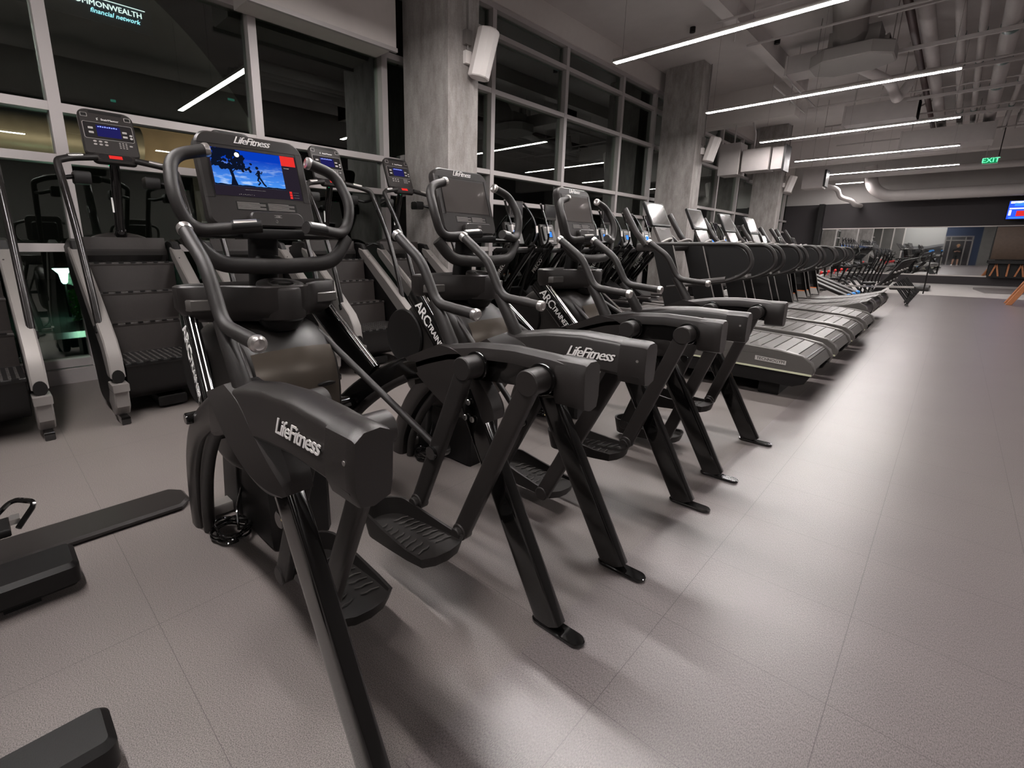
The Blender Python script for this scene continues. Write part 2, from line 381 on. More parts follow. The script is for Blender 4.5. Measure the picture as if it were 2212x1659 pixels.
# window wall
def window_bay(n, y0, y1, mull, trans, top):
    r = bpy.data.objects.new('window_%d' % n, None); C.objects.link(r); r['kind'] = 'structure'
    mb = MB()
    for y in mull: mb.box(WX-.13, WX+.005, y-.045, y+.045, .03, top)
    for z in trans: mb.box(WX-.13, WX, y0, y1, z-.036, z+.036)
    mb.box(WX-.13, WX+.012, y0, y1, top-.03, top+.06).box(WX-.13, WX+.03, y0, y1, 0, .055)
    mb.build('window_frame', AL, r)
    mb = MB(); ys = [y0]+list(mull)+[y1]; zs = [.05]+list(trans)+[top]
    mb.box(WX-.10, WX-.085, y0, y1, .05, top)
    mb.build('window_pane', GLASS, r)
    return r
T1 = [.175, 1.225, 1.98, 2.40, 3.68, 4.49]
window_bay(1, Y0, 4.5, [-6.3, -4.55, -2.8, -1.04, .72, 2.49, 4.2], T1, 4.86)
T2 = [.175, 1.225, 2.0, 2.46, 3.68, 4.49]
window_bay(2, 4.5, 12.5, [4.95, 6.34, 8.40, 10.57, 12.2], T2, 4.86)
window_bay(3, 12.5, 20.1, [13.1, 15.0, 17.0, 19.0], T2, 4.86)
window_bay(4, 20.1, Y1, [21.6, 23.6, 25.6], T2, 3.6)
struct(MB().box(WX-.25, WX+.04, Y0, Y1, 4.90, ZC).box(WX-.25, WX+.05, 20.1, Y1, 3.64, 4.91).build('wall_left', SOF))
struct(MB().box(WX-.05, WX+.06, Y0, Y1, 0, .13).build('baseboard_left', AL))
struct(MB().box(WX+.0, WX+.42, 2.32, 4.08, 3.60, ZC, .006).build('trim_3', SOF))           # soffit box over the window beside the first column
struct(MB().box(WX+.38, WX+.422, 2.30, 4.10, 3.56, 3.605).build('trim_4', AL))
for n, y in enumerate((4.36, 12.12, 19.85)):
    struct(MB().ext([(-5.45, y), (-4.61, y), (-4.61, y+.52), (-5.45, y+.52)], XY(0), 0, ZC, .018).build('column_%d' % (n+1), CONC))
struct(MB().box(WX+.05, -3.4, 15.0, 15.5, 4.50, ZC).build('trim_5', SOF))                   # downstand beams
struct(MB().box(WX+.05, XR, 23.4, 23.9, 4.4, ZC).build('trim_6', CEIL))
struct(MB().box(-3.45, -3.25, Y0, 15.2, 5.0, ZC).build('trim_7', CEIL))
# mirror
mr = MB().box(-4.24, XR-.2, Y1-.055, Y1-.045, .345, 2.09).build('wall_mirror', MIR)
struct(mr)

# ================================================================ CEILING SERVICES
def lamp(y, x0, x1, i):
    t = thing('linear_pendant_lamp', '', 'lamp', ((x0+x1)/2, y, 3.8))
    ORGX[0] = 0; h = (x1-x0)/2
    MB().box(-h, h, -.047, .047, .0, .045, .004).build('lamp_housing', SV, t)
    MB().box(-h+.01, h-.01, -.044, .044, -.004, .0).build('diffuser', LAMP, t)
    for q in (-h+.12, h-.12, 0): MB().cyl((q, 0, .045), (q, 0, ZC-3.8-.002), .002, n=6).build('hanging_wire', SG, t)
    return t
LL = ['linear ceiling lamp cut by the top edge, nearest and largest of the row', 'second linear ceiling lamp from the near end of the row',
      'third linear ceiling lamp, above the big concrete column bay', 'fourth linear ceiling lamp counted from the camera', 'fifth linear ceiling lamp, above the pale ducts',
      'short looking farthest linear ceiling lamp partly hidden by a long pipe']
for i, y in enumerate(LIGHT_Y):
    x1 = -.38
    t = lamp(y, -3.87, x1, i)
    k = i-3
    t['label'] = LL[k] if 0 <= k < 5 else 'linear ceiling lamp seen only as a reflection in the dark windows'
    if k < 0: t['group'] = 'ceiling lamps behind the picture edge'
# the sixth, farthest
t = lamp(25.0, -3.87, -3.0, 9); t['label'] = LL[5]
for k, y in enumerate((-4.0, .5, 5.0, 9.5, 14.0, 18.5)):  # short lamps added to fill the right half and brighten the window reflections
    t = lamp(0, -.9, .9, 20+k); t.location = (4.6, y, 3.8); t.rotation_euler = (0, 0, R(90))
    t['label'] = 'short lengthwise lamp added as ceiling fill in the right half of the hall, out of view'; t['group'] = 'added fill lamps in the right half'
ORGX[0] = 0
def pipe(name, pts, r, m, label, cat='pipe', bands=0, mb2=None, group=None):
    o = MB().tube(fillet(pts, r*2.2) if len(pts) > 2 else pts, r, 16).build(name, m); tag(o, label, cat, group)
    return o
for x, r, lab in ((-.93, .10, 'fat painted pipe running lengthwise, beside the dark red one'), (-.56, .065, 'second lengthwise pipe to the right of the dark red pipe'),
                  (-.30, .055, 'third lengthwise pipe under the ceiling hangers'), (.02, .12, 'widest lengthwise pipe near the right picture edge'), (.36, .05, 'thin lengthwise pipe at the far right of the bundle')):
    o = pipe('ceiling_pipe', [(x, 4.5, 4.8), (x, 22.5, 4.8)], r, PIPEM, lab, group=None)
    if r < .13 and x != -.93:
        for y in (12.4, 14.3, 16.4, 18.9): MB().cyl((x, y, 4.8), (x, y+.16, 4.8), r+.006, n=16).build('pipe_marker_band', MATS.get('green_band') or mat('green_band', (.03, .09, .07), .4), o)
pipe('ceiling_pipe', [(-1.13, 8, 4.86), (-1.13, 23, 4.86)], .055, DRED, 'dark red sprinkler main running lengthwise under the ceiling')
for i, y in enumerate((8.0, 10.1, 12.1, 14.0, 16.0, 18.6)):
    t = thing('pipe_hanger', ('first', 'second', 'third', 'fourth', 'fifth', 'sixth')[i]+' cross rail hanger under the pipe bundle, counted from the near end', 'hanger', (-.4, y, 4.64), group='hangers under the pipe bundle')
    MB().box(-1.0, 1.0, -.03, .03, -.03, .03).build('hanger_rail', PIPEM, t)
    for s in (-.95, .95): MB().cyl((s, 0, .02), (s, 0, ZC-4.64-.002), .008, n=6).build('hanger_rod', PIPEM, t)
pipe('ceiling_duct', [(1.9, -6.5, 4.55), (1.9, 11.0, 4.55)], .38, PIPEM, 'very fat lengthwise round duct, reflected in the dark upper windows', 'duct')
# air terminal with octagonal plenum
AHU = mat('air_unit_paint', (.24, .22, .212), .8)
t = thing('air_handling_unit', 'bulky pale air unit with angular plenum hanging between the first two lamps', 'air unit', (-1.9, 11.55, 4.42))
MB().ext([(-.55, -.2), (-.3, -.5), (.35, -.5), (.62, -.2), (.62, .3), (.3, .55), (-.3, .55), (-.55, .3)], XY(0), 0, .22, .02).build('plenum', AHU, t)
MB().tube([(0, -.1, .2), (0, -.4, .52), (.25, -2.2, .55)], .24, 18).build('flexible_duct', AHU, t)
MB().box(-.3, .4, -.3, .3, .22, .5).build('unit_body', AHU, t)
for s in (-.5, .55): MB().cyl((s, .0, .2), (s, 0, .878), .008, n=6).build('hanger_rod', AHU, t)
def boxduct(name, x0, x1, y0, y1, z0, z1, lab, cat='duct', m=PIPEM):
    t = thing(name, lab, cat, ((x0+x1)/2, (y0+y1)/2, z0)); hx, hy, h = (x1-x0)/2, (y1-y0)/2, z1-z0
    MB().box(-hx, hx, -hy, hy, 0, h, .004).build('duct_body', m, t)
    n = max(1, int(max(hx, hy)*2/1.0))
    for k in range(n+1):
        if hx > hy: q = -hx+2*hx*k/n; q = max(-hx+.02, min(hx-.02, q)); MB().box(q-.02, q+.02, -hy-.015, hy+.015, -.015, h+.015).build('duct_flange', m, t)
        else: q = -hy+2*hy*k/n; q = max(-hy+.02, min(hy-.02, q)); MB().box(-hx-.015, hx+.015, q-.02, q+.02, -.015, h+.015).build('duct_flange', m, t)
    for s in (-.8, .8): MB().cyl((s*hx, 0, h), (s*hx, 0, ZC-z0-.002), .008, n=6).build('hanger_rod', m, t)
    return t
boxduct('ceiling_duct', -3.1, -1.5, 12.4, 13.0, 4.72, 5.05, 'flat rectangular duct under the ceiling behind the second lamp')
boxduct('ceiling_duct', -2.6, -1.2, 16.2, 17.0, 4.3, 4.75, 'rectangular duct across the ceiling above the third lamp')
boxduct('ceiling_duct', -1.7, .2, 19.5, 20.6, 4.1, 4.55, 'large rectangular duct box just before the far end')
boxduct('ceiling_duct', -2.4, -1.9, 5.2, 9.0, 4.8, 5.15, 'lengthwise rectangular duct above the nearest lamp')
boxduct('ceiling_duct', .6, 1.5, 8, 22, 4.7, 5.1, 'long lengthwise rectangular duct right of the pipe bundle')
t = thing('wall_air_unit', 'pair of boxy pale air units beside the second column speaker', 'air unit', (-4.55, 15.2, 3.2))
MB().box(-.45, .05, -.3, .3, 0, .80, .01).build('unit_body', PIPEM, t)
MB().box(.12, .75, -.28, .28, .05, .60, .01).build('unit_body', PIPEM, t)
MB().box(.80, 1.05, -.24, .24, .05, .58, .01).build('unit_body', PIPEM, t)
MB().box(1.05, 1.10, -.26, .26, .0, .62).build('intake_grille', KD, t)
MB().tube(fillet([(.3, 0, .6), (.3, 0, 1.0), (.2, 0, 1.298)], .1), .02, 8).build('cable_conduit', PIPEM, t)
MB().tube([(-.2, 0, .8), (-.2, 0, 1.298)], .02, 8).build('cable_conduit', PIPEM, t)
MB().box(-.0, .16, -.1, .1, .2, .5).build('connector', PIPEM, t)
t = thing('wall_air_unit', 'boxy pale air unit beside the third column speaker', 'air unit', (-4.1, 21.2, 3.3))
MB().box(-.1, .5, -.3, .3, 0, .62, .01).build('unit_body', PIPEM, t); MB().box(.5, .56, -.26, .26, .05, .58).build('intake_grille', KD, t)
for s in (.05, .45): MB().cyl((s, 0, .62), (s, 0, 1.998), .008, n=6).build('hanger_rod', PIPEM, t)
pipe('ceiling_pipe', [(-4.5, 24.2, 3.98), (4.5, 24.2, 3.98)], .11, DUCTM, 'long pale round duct running across the hall before the far wall')
pipe('ceiling_pipe', [(-4.1, 24.6, 3.7), (-3.75, 24.9, 3.6), (-3.7, 25.1, 3.3), (-3.3, 25.2, 3.15), (-3.2, 25.3, 3.0), (-3.1, 26.25, 3.0)], .085, DUCTM, 'kinked pale flexible duct dropping at the far left corner', 'duct')
o = pipe('ceiling_duct', [(-2.9, 25.3, 4.4), (-2.75, 25.3, 3.6), (-2.3, 25.4, 3.27), (4.5, 25.4, 3.27)], .20, DUCTM, 'fat pale round duct bending across the far wall above the dark band', 'duct')
for x in (-1.8, -.8, .2, 1.2): MB().cyl((x, 25.4, 3.27), (x+.05, 25.4, 3.27), .213, n=18).build('duct_collar', DUCTM, o)
pipe('ceiling_duct', [(-1.9, 12.0, 5.16), (-1.9, 12.0, 4.55), (-1.5, 13.5, 4.5), (-1.5, 15.2, 4.5), (-1.2, 15.4, 5.2)], .09, CEIL, 'curling flexible duct behind the air unit', 'duct')
# thin conduits and bracing across the ceiling
for i, (a, b) in enumerate((((-3.3, 9.0, 4.75), (-1.2, 9.0, 4.75)), ((-3.0, 9.6, 4.5), (0.6, 9.6, 4.5)), ((-3.2, 13.6, 4.62), (0.6, 13.6, 4.62)), ((-3.3, 15.8, 4.75), (.6, 15.8, 4.75)),
                            ((-3.2, 12.2, 4.5), (-3.2, 15.0, 4.5)), ((-3.0, 12.6, 4.6), (-3.0, 15.0, 4.6)), ((-2.2, 17.5, 4.3), (-1.0, 19.2, 5.29)), ((-3.2, 17.6, 4.6), (.8, 17.6, 4.6)), ((-3.3, 20.3, 4.5), (.9, 20.3, 4.5)), ((.5, 17.0, 4.4), (1.2, 19.0, 5.29)))):
    pipe('conduit', [a, b], .018, PIPEM, 'thin painted conduit strung under the hall ceiling', 'conduit', group='thin conduits under the ceiling')
    if a[2] < 5.2:
        c = bpy.data.objects[-1] if False else None
for i, (x, y) in enumerate(((-3.0, 9.0), (-3.2, 13.6), (-3.1, 15.8), (-3.2, 17.6), (-2.6, 20.3), (-1.6, 13.6), (-.2, 20.3), (.5, 15.4))):
    o = MB().cyl((x, y, 4.4), (x, y, ZC-.002), .007, n=6).build('hanger_rod', PIPEM); tag(o, 'thin vertical hanger rod under the hall ceiling', 'rod', 'loose hanger rods under the ceiling')
o = MB().tube(fillet([(-4.9, 4.3, 4.95), (-4.3, 4.3, 4.95), (-3.6, 4.9, 5.0)], .3), .17, 18).build('ceiling_duct', DUCTM); tag(o, 'short pale round duct at the top of the first column', 'duct')
# exit sign hanging
t = thing('exit_sign', 'lit green EXIT sign hanging from two rods at upper right', 'exit sign', (.27, 23.0, 3.88))
MB().box(-.17, .17, -.02, .02, 0, .20, .004).build('sign_body', SPK, t)
M = frame((0, -.0215, .105), (1, 0, 0), (0, 0, 1))
MB().ext(rrect(.31, .17, .005), frame((0, -.0202, .1), (1, 0, 0), (0, 0, 1)), 0, .001).build('sign_face', mat('exit_face', (.01, .09, .04), .4, emit=(.0, .30, .10), es=.8), t)
addtext(MB(), 'EXIT', .19, M, bold=.006).build('lettering', E_EXIT, t)
for s in (-.12, .16): MB().cyl((s, 0, .2), (s, 0, ZC-3.88-.002), .012 if s > 0 else .008, n=8).build('hanging_rod', KD if s > 0 else PIPEM, t)
# column speakers
def speaker(y, lab, zc=3.54):
    t = thing('wall_speaker', lab, 'speaker', (-4.61, y, zc))
    MB().box(0, .05, -.05, .05, -.12, .02, .004).build('speaker_bracket', SPK, t)
    Mx = frame((.17, .10, 0), (0, 1, 0), (.28, .0, 1)); Mx = Matrix.Translation((.17, .12, -.02)) @ Matrix.Rotation(R(28), 4, 'Z') @ Matrix.Rotation(R(14), 4, 'Y')
    def lp(z, k): return [Mx @ Vector((x*k, yy*k, z)) for x, yy in [(-.11, -.07), (-.04, -.13), (.06, -.135), (.12, -.09), (.14, 0), (.12, .09), (.06, .135), (-.04, .13), (-.11, .07)]]
    MB().loft([lp(-.262, .93), lp(-.25, 1), lp(.25, 1), lp(.262, .93)]).build('speaker_cabinet', SPK, t, smooth=25)
    MB().tube([(.03, 0, .02), (.03, -.02, ZC-zc-.01)], .012, 8).build('cable_conduit', SG, t)
    MB().box(.0, .06, -.06, .04, .08, .24, .004).build('junction_box', SG, t)
    return t
speaker(4.66, 'large white angled loudspeaker on the nearest concrete column')
speaker(12.52, 'white angled loudspeaker on the second concrete column', 3.52)
speaker(20.25, 'small looking white loudspeaker on the third concrete column', 3.45)
for x, y in ((-4.2, 10.3), (-3.2, 12.0)):
    o = MB().cyl((x, y, ZC-.09), (x, y, ZC-.001), .05, n=12).build('smoke_detector', KD); tag(o, 'small dark detector on the ceiling, %s one' % ('near' if y < 11 else 'far'), 'detector')

# ================================================================ OUTSIDE
GR = mat('outside_paving', (.02, .03, .03), .8); FAC = mat('dark_facade', (.010, .016, .018), .7)
o = MB().box(-60, WX-.35, -30, 60, -.30, -.12).build('ground', GR); struct(o)
t = thing('office_building', 'dark office building across the street carrying a lit blue sign', 'building', (-26, 4, -.12))
MB().box(-6, 0, -14, 30, 0, 26).build('facade', FAC, t)
mb = MB()
for k, (a, b, wd) in enumerate(((-7.5, 8.7, .5), (-4.6, 9.0, .4), (1.2, 7.2, .3), (6, 8.2, .5), (10, 6.4, .4), (-8.5, 5, .4), (14, 9.4, .5))): mb.box(.0, .05, a, a+wd*.6, b, b+.09)
mb.build('lit_window', E_TEAL, t)
# sign: lettering stands on the facade facing the hall
SX = -25.9
t = thing('building_sign', 'glowing COMMONWEALTH financial network sign on the building across the street', 'sign', (SX, 0, 0))
M = frame((0, 5.50, 10.62), (0, 1, 0), (0, 0, 1))
addtext(MB(), 'COMMONWEALTH', .285, M, ext=.01, bold=.008).build('lettering', E_SIGNW, t)
M = frame((0, 5.78, 10.36), (0, 1, 0), (0, 0, 1))
addtext(MB(), 'financial network', .245, M, shear=.25, ext=.01, bold=.006).build('lettering', E_SIGN, t)
MB().box(-.01, .02, 4.9, 6.87, 10.83, 10.85).build('sign_rule', E_SIGNW, t)
MB().box(-.095, -.03, 2.0, 7.1, 10.0, 11.4).build('sign_backing', mat('sign_backing', (.01, .03, .06), .5), t)
# lamp post, shrub, ledge outside
t = thing('street_lamp', 'glowing white lantern lamp outside, seen low through the left window', 'lamp', (-12, 1.22, -.15))
MB().lathe([(.02, .66), (.05, .70), (.075, .86), (.16, .96), (.02, .98)], (0, 0, 0), (0, 0, 1), 10).build('lantern', E_LANT, t)
MB().cyl((0, 0, .0), (0, 0, .68), .025).lathe([(.17, .97), (.13, 1.02), (.02, 1.10)], (0, 0, 0), (0, 0, 1), 10).build('lamp_post', KD, t)
def shrub(x, y, z, r, h, lab, n=420, col=(.05, .30, .03), seed=1):
    rnd = random.Random(seed); t = thing('shrub', lab, 'shrub', (x, y, z)); mb = MB()
    for k in range(n):
        a, q, hh = rnd.uniform(0, 6.28), r*math.sqrt(rnd.random()), rnd.random()
        c = Vector((q*math.cos(a), q*math.sin(a), h*(.15+.85*hh))); d = Vector((rnd.uniform(-1, 1), rnd.uniform(-1, 1), rnd.uniform(-.6, 1))).normalized()*.05
        e = d.orthogonal().normalized()*.022
        mb.add([c-d, c+e, c+d, c-e], [(0, 1, 2, 3)])
    mb.build('foliage', MATS.get('leaf%d' % seed) or mat('leaf%d' % seed, col, .6), t)
    MB().cyl((0, 0, 0), (0, 0, h*.8), .02, .008, 8).build('stem', KD, t)
shrub(-11.3, 1.34, -.22, .17, .68, 'bright green shrub lit by the lantern outside the left window', seed=1)
shrub(-9.0, 7.4, -.12, .6, 1.2, 'dark leafy shrub outside the window behind the exercise machines', 700, (.015, .09, .02), 2)
ll = bpy.data.lights.new('lantern_light', 'POINT'); ll.energy = 22; ll.color = (.5, 1, .75); ll.shadow_soft_size = .12
lo = bpy.data.objects.new('lantern_light', ll); C.objects.link(lo); lo.location = (-11.75, 1.32, .62)
o = MB().box(-8.3, -7.7, -.4, 2.2, -.12, .10, .01).build('planter_ledge', mat('wet_ledge', (.05, .13, .13), .3)); tag(o, 'low teal lit ledge outside below the lantern', 'ledge')

t = thing('lit_canopy', 'warmly lit canopy strip with a round metal duct outside the left windows', 'canopy', (-12.4, 4, -.12))
MB().box(-.6, 0, -7, 7.5, 2.95, 3.85, .01).build('canopy_fascia', mat('beige_fascia', (.52, .37, .25), .8, var=.75, vscale=1.0), t)
MB().tube([(.38, -7, 3.32), (.38, -1.2, 3.32)], .34, 22).build('round_duct', mat('duct_metal', (.40, .34, .27), .4, metal=.3), t)
mb = MB()
for k in range(24): mb.tube([(.38, -7+k*.24, 3.32), (.38, -6.985+k*.24, 3.32)], .348, 22)
mb.build('duct_rib', MATS['duct_metal'], t)
for k in range(5): MB().box(.01, .05, -4+k*2.4, -3.5+k*2.4, 3.0, 3.45).build('fascia_panel', SG, t)
for y in (-6.8, 0, 7.3): MB().box(-.5, -.3, y-.08, y+.08, 0, 2.95).build('canopy_post', KD, t)
al = bpy.data.lights.new('canopy_light', 'AREA'); al.shape = 'RECTANGLE'; al.size = 1.0; al.size_y = 12; al.energy = 150; al.color = (1.0, .82, .66)
ao = bpy.data.objects.new('canopy_light', al); C.objects.link(ao); ao.location = (-10.6, 4, 2.2); ao.rotation_euler = (0, R(125), 0)
# ================================================================ ARC TRAINERS
AX = -1.5
def arc_trainer(yc, label, lit, phL, phR):
    ORGX[0] = AX
    T = thing('arc_trainer', label, 'exercise machine', (AX, yc, 0), 0, 'arc trainers in the front row')
    top = [(-.69, .925), (-.80, .938), (-.95, .943), (-1.10, .932), (-1.25, .905), (-1.36, .87), (-1.46, .832)]
    bot = [(-.69, .795), (-.80, .803), (-.95, .806), (-1.10, .792), (-1.25, .765), (-1.36, .735), (-1.46, .70)]
    xs = [-.705-.75*k/22 for k in range(23)]
    for s in (-1, 1):
        # rear leg
        c0, c1 = Vector((-.762, s*.355, .012)), Vector((-1.165, s*.360, .745))
        leg = MB().tube([c0, c0.lerp(c1, .5), c1], .026, 24, r2=.050, lat=(0, 1, 0), sq=.34).build('rear_leg', KG, T)
        fp = [(x, s*.355+y) for x, y in rrect(.195, .062, .030, -.735, 0)]
        MB().ext(fp, XY(0), 0, .014, .003).build('foot_plate', KG, leg)
        if s < 0:
            yl_ = -.355-.0268
            MB().ext([(-1.118, .560), (-1.055, .560), (-1.092, .630)], XZ(yl_), 0, -.001).build('warning_sticker', YEL, leg)
            MB().ext([(-1.100, .568), (-1.080, .567), (-1.078, .580), (-1.088, .608), (-1.098, .598), (-1.090, .588)], XZ(yl_-.001), 0, -.0006).build('warning_symbol', KD, leg)
        mb = MB()
        for q in ((-1.135, .715), (-1.15, .655), (-1.115, .655)): mb.cyl((q[0], s*.355-s*.026, q[1]), (q[0], s*.355-s*.033, q[1]), .011, n=10, bev=.002)
        mb.build('bolt', SV, leg)
        # side beam: hollow section, matte cover with black channel on the inner side
        yo, yi = s*.425, s*.335
        mb = MB().m(KP)
        def sect(x, k=1.0):
            zt, zb = interp(top, x), interp(bot, x)
            e = .012
            return [(x, yi, zt-.055), (x, yi, zt-.035), (x, yi+s*.005, zt-.016), (x, yi+s*.020, zt-.002), (x, yi+s*.034, zt), (x, yo-s*.014, zt-.012), (x, yo-s*.007, zt-.018),
                    (x, yo-s*.003, zt-.026), (x, yo, zb+.015), (x, yo-s*.008, zb+.004), (x, yo-s*.02, zb), (x, yo-s*.03, zb+.002), (x, yo-s*.03, zt-.055)]
        secs = [sect(x) for x in xs]; secs.append([(x-.006, y+(s*.38-y)*.12, z+(.76-z)*.10) for x, y, z in secs[-1]])
        mb.loft(secs)
        beam = mb.build('side_beam', KP, T, smooth=26)
        # inner channel (glossy black) of the beam
        ib = [interp(bot, x) for x in xs]
        mb = MB()
        mb.loft([[(x, yi+s*.012, interp(top, x)-.058), (x, yo-s*.032, interp(top, x)-.058), (x, yo-s*.032, interp(bot, x)+.008), (x, yi+s*.012, interp(bot, x)+.008)] for x in xs])
        mb.build('beam_channel', KG, beam)
        # rear end block and cap
        def capl(x, g, w_=.0022): return [(x, yi-s*w_+s*((.09+2*w_)*q), z) for q, z in ((0+g, .815+g*.02), (0+g*.5, .90), (.12, .925-g*.04), (.35, .936-g*.05), (.72, .934-g*.05), (.93, .918-g*.04), (1.0-g*.5, .87), (1.0-g*.5, .82), (.86, .785+g*.03), (.55, .778+g*.03), (.15, .79+g*.02))]
        MB().loft([capl(-.785, 0, .0022), capl(-.712, 0, .0022)]).build('end_block', KP, beam)
        MB().m(KP).loft([capl(-.712, .0), capl(-.694, .02), capl(-.686, .10)]).build('end_cap', KP, beam)
        # lettering on the outer face
        M = frame((-.905, yo+s*.0012, .868), (1 if s < 0 else -1, 0, .025*s*-1), (0, 0, 1))
        addtext(MB(), 'LifeFitness', .056, M, shear=.5, ext=.001, space=.86, bold=.002).build('lettering', WT, beam)
        mb = MB()
        for q in (-1.24, -.715): mb.cyl((q, yo, .835 if q < -1 else .87), (q, yo+s*.003, .835 if q < -1 else .87), .005, n=10)
        mb.build('screw', SV, beam)
        # shroud blade hanging down from the handle pivot
        sh = smooth_curve([(-1.50, 0, .815), (-1.42, 0, .755), (-1.31, 0, .690), (-1.21, 0, .650), (-1.13, 0, .636), (-1.065, 0, .650)], 5)
        sh2 = smooth_curve([(-1.30, 0, .90), (-1.20, 0, .885), (-1.12, 0, .825), (-1.06, 0, .765), (-1.03, 0, .72), (-1.02, 0, .675)], 5)
        lp = []
        for a, b in zip(sh, sh2):
            mid = (a+b)/2; k = len(lp)/(len(sh)-1); bulge = .050*math.sin(math.pi*min(1, .25+k*.75))
            y0 = .335
            lp.append([Vector((a.x, s*y0, a.z)), Vector((a.x, s*.385, a.z)), Vector((a.x*.7+mid.x*.3, s*(.400+bulge*.5), a.z*.7+mid.z*.3)), Vector((mid.x, s*(.405+bulge), mid.z)),
                       Vector((b.x*.75+mid.x*.25, s*(.40+bulge*.5), b.z*.75+mid.z*.25)), Vector((b.x, s*.388, b.z)), Vector((b.x, s*y0, b.z))])
        MB().loft(lp).build('pivot_shroud', KP, T, smooth=30)
        # arched front leg with soft inner tube
        ap = smooth_curve([(-1.40, s*.372, .80), (-1.58, s*.362, .735), (-1.84, s*.340, .595), (-2.06, s*.312, .40), (-2.215, s*.284, .18), (-2.265, s*.272, .0)], 6)
        al = MB().tube(ap, .036, 14, r2=.052, lat=(0, 1, 0), sq=.6).build('arch_leg', KG if s > 0 else KP, T)
        ip = smooth_curve([(-1.50, s*.352, .735), (-1.64, s*.345, .66), (-1.82, s*.325, .525), (-2.0, s*.300, .34), (-2.13, s*.278, .14), (-2.165, s*.270, .008)], 6)
        MB().tube(ip, .026, 12, r2=.020, lat=(0, 1, 0)).build('arch_inner_tube', KR, al)
        # glossy front strut with bright stripes
        a0, a1 = Vector((-2.10, s*.275, 1.01)), Vector((-1.715, s*.340, .685))
        a1 = Vector((-1.74, s*.338, .70))
        st = MB().tube([a0, a0.lerp(a1, .5), a1], .022, 16, r2=.062, lat=(0, 1, 0), sq=.45).build('front_strut', KG, T)
        ax_ = (a1-a0).normalized(); nn = Vector((0, 1, 0)).cross(ax_).normalized()
        if nn.x < 0: nn = -nn
        mb = MB()
        for q in (-.010, .006): mb.tube([a0.lerp(a1, .03)+nn*.0625+Vector((0, q, 0)), a0.lerp(a1, .97)+nn*.0625+Vector((0, q, 0))], .0022, 6)
        mb.build('bright_stripe', SV, st)
        outn = Vector((0, s, 0))
        M = frame(a0.lerp(a1, .34)+outn*.0232, ax_*(1), nn if s < 0 else -nn)
        if s < 0: M = frame(a0.lerp(a1, .34)+outn*.0225, ax_, outn.cross(ax_))
        else: M = frame(a0.lerp(a1, .34)+outn*.0225, -ax_, outn.cross(-ax_))
        addtext(MB(), 'ARC', .085, M, shear=.15, ext=.0008, space=.9, bold=.003).build('lettering', WT, st)
        M2 = M.copy(); M2.translation = a0.lerp(a1, .70)+outn*.0225
        addtext(MB(), 'TRAINER', .050, M2, shear=.15, ext=.0008, space=.95, bold=.002).build('lettering', WT, st)
        # moving handle
        yh = s*.388
        hd = MB().tube([(-1.255, s*.380, .80), (-1.285, s*.386, .90), (-1.335, yh, .98), (-1.385, yh, 1.05)], .024, 14, r2=.031, lat=(0, 1, 0), taper=(1.1, .8))
        hd.tube(fillet([(-1.165, yh-s*.004, 1.020), (-1.365, yh, 1.040), (-1.452, yh, 1.195), (-1.595, yh, 1.292)], .048, 8), .0195, 16)
        handle = hd.build('moving_handle', KR, T, smooth=50)
        for p, q in (((-1.165, yh-s*.004, 1.020), (1, 0, -.08)), ((-1.595, yh, 1.292), (-.83, 0, .56))):
            MB().lathe([(.0, -.004), (.0205, -.004), (.0225, .004), (.021, .016), (.014, .019), (.009, .017), (.0, .017)], p, q, 20).build('grip_cap', SV, handle)
        # pendulum arms
        ph = phL if s < 0 else phR
        ya = s*.272
        tips = ph['rear'], ph['front']
        for k, (p0, p1) in enumerate((((-.825, .862), ph['rear']), ((-1.095, .856), ph['front']))):
            a = Vector((p0[0], ya, p0[1])); b = Vector((p1[0], ya, p1[1]))
            arm = MB().tube([a, a.lerp(b, .5), b], .018, 20, r2=.033, lat=(0, 1, 0), sq=.42).cyl((p0[0], ya-s*.024, p0[1]), (p0[0], s*.325, p0[1]), .041, n=28, bev=.004).cyl((p1[0], ya-.022, p1[1]), (p1[0], ya+.022, p1[1]), .032, n=20, bev=.004).build('pendulum_arm', KR if k else KP, T)
            MB().lathe([(.036, 0), (.049, 0), (.051, .006), (.049, .012), (.036, .012)], (p0[0], s*.318, p0[1]), (0, s, 0), 28).build('pivot_ring', KG, arm)
        # pedal
        zp = (ph['rear'][1]+ph['front'][1])/2-.015
        b = Vector((ph['rear'][0], 0, ph['rear'][1])); fr = Vector((ph['front'][0], 0, ph['front'][1]))
        ex = (b-fr+Vector((0, 0, ph.get('drop', .05)))).normalized(); ez = Vector((0, 1, 0)).cross(-ex).normalized()
        if ez.z < 0: ez = -ez
        org = (b+fr)/2+Vector((-.03, s*.146, -.035))
        def pp(x, y, z): return org+ex*x*1.03+Vector((0, y*1.12, 0))+ez*z
        # outline: toe rounded at -x, heel slightly bowed at +x
        ol = []
        for k in range(13):
            a_ = math.pi/2+math.pi*k/12; ol.append((-.13+.085*math.cos(a_), .082*math.sin(a_)))
        ol += [(-.02, -.088), (.10, -.092), (.18, -.088), (.205, -.05), (.213, 0), (.205, .05), (.18, .088), (.10, .092), (-.02, .088)]
        def rimh(x): return .010 if x > .17 else (.010+(.055)*(min(1, (.17-x)/.30))**1.3)
        lo_, hi_, hin, fin = [], [], [], []
        for x, y in ol:
            h = rimh(x); inn = .90
            lo_.append(pp(x*.94, y*.9, -.030)); hi_.append(pp(x, y, h)); hin.append(pp(x*.955+.002, y*inn, h)); fin.append(pp(x*.94+.002, y*(inn-.03), -.002))
        pd = MB().loft([lo_, hi_, hin, fin]).build('pedal', K, T, smooth=40)
        mb = MB()
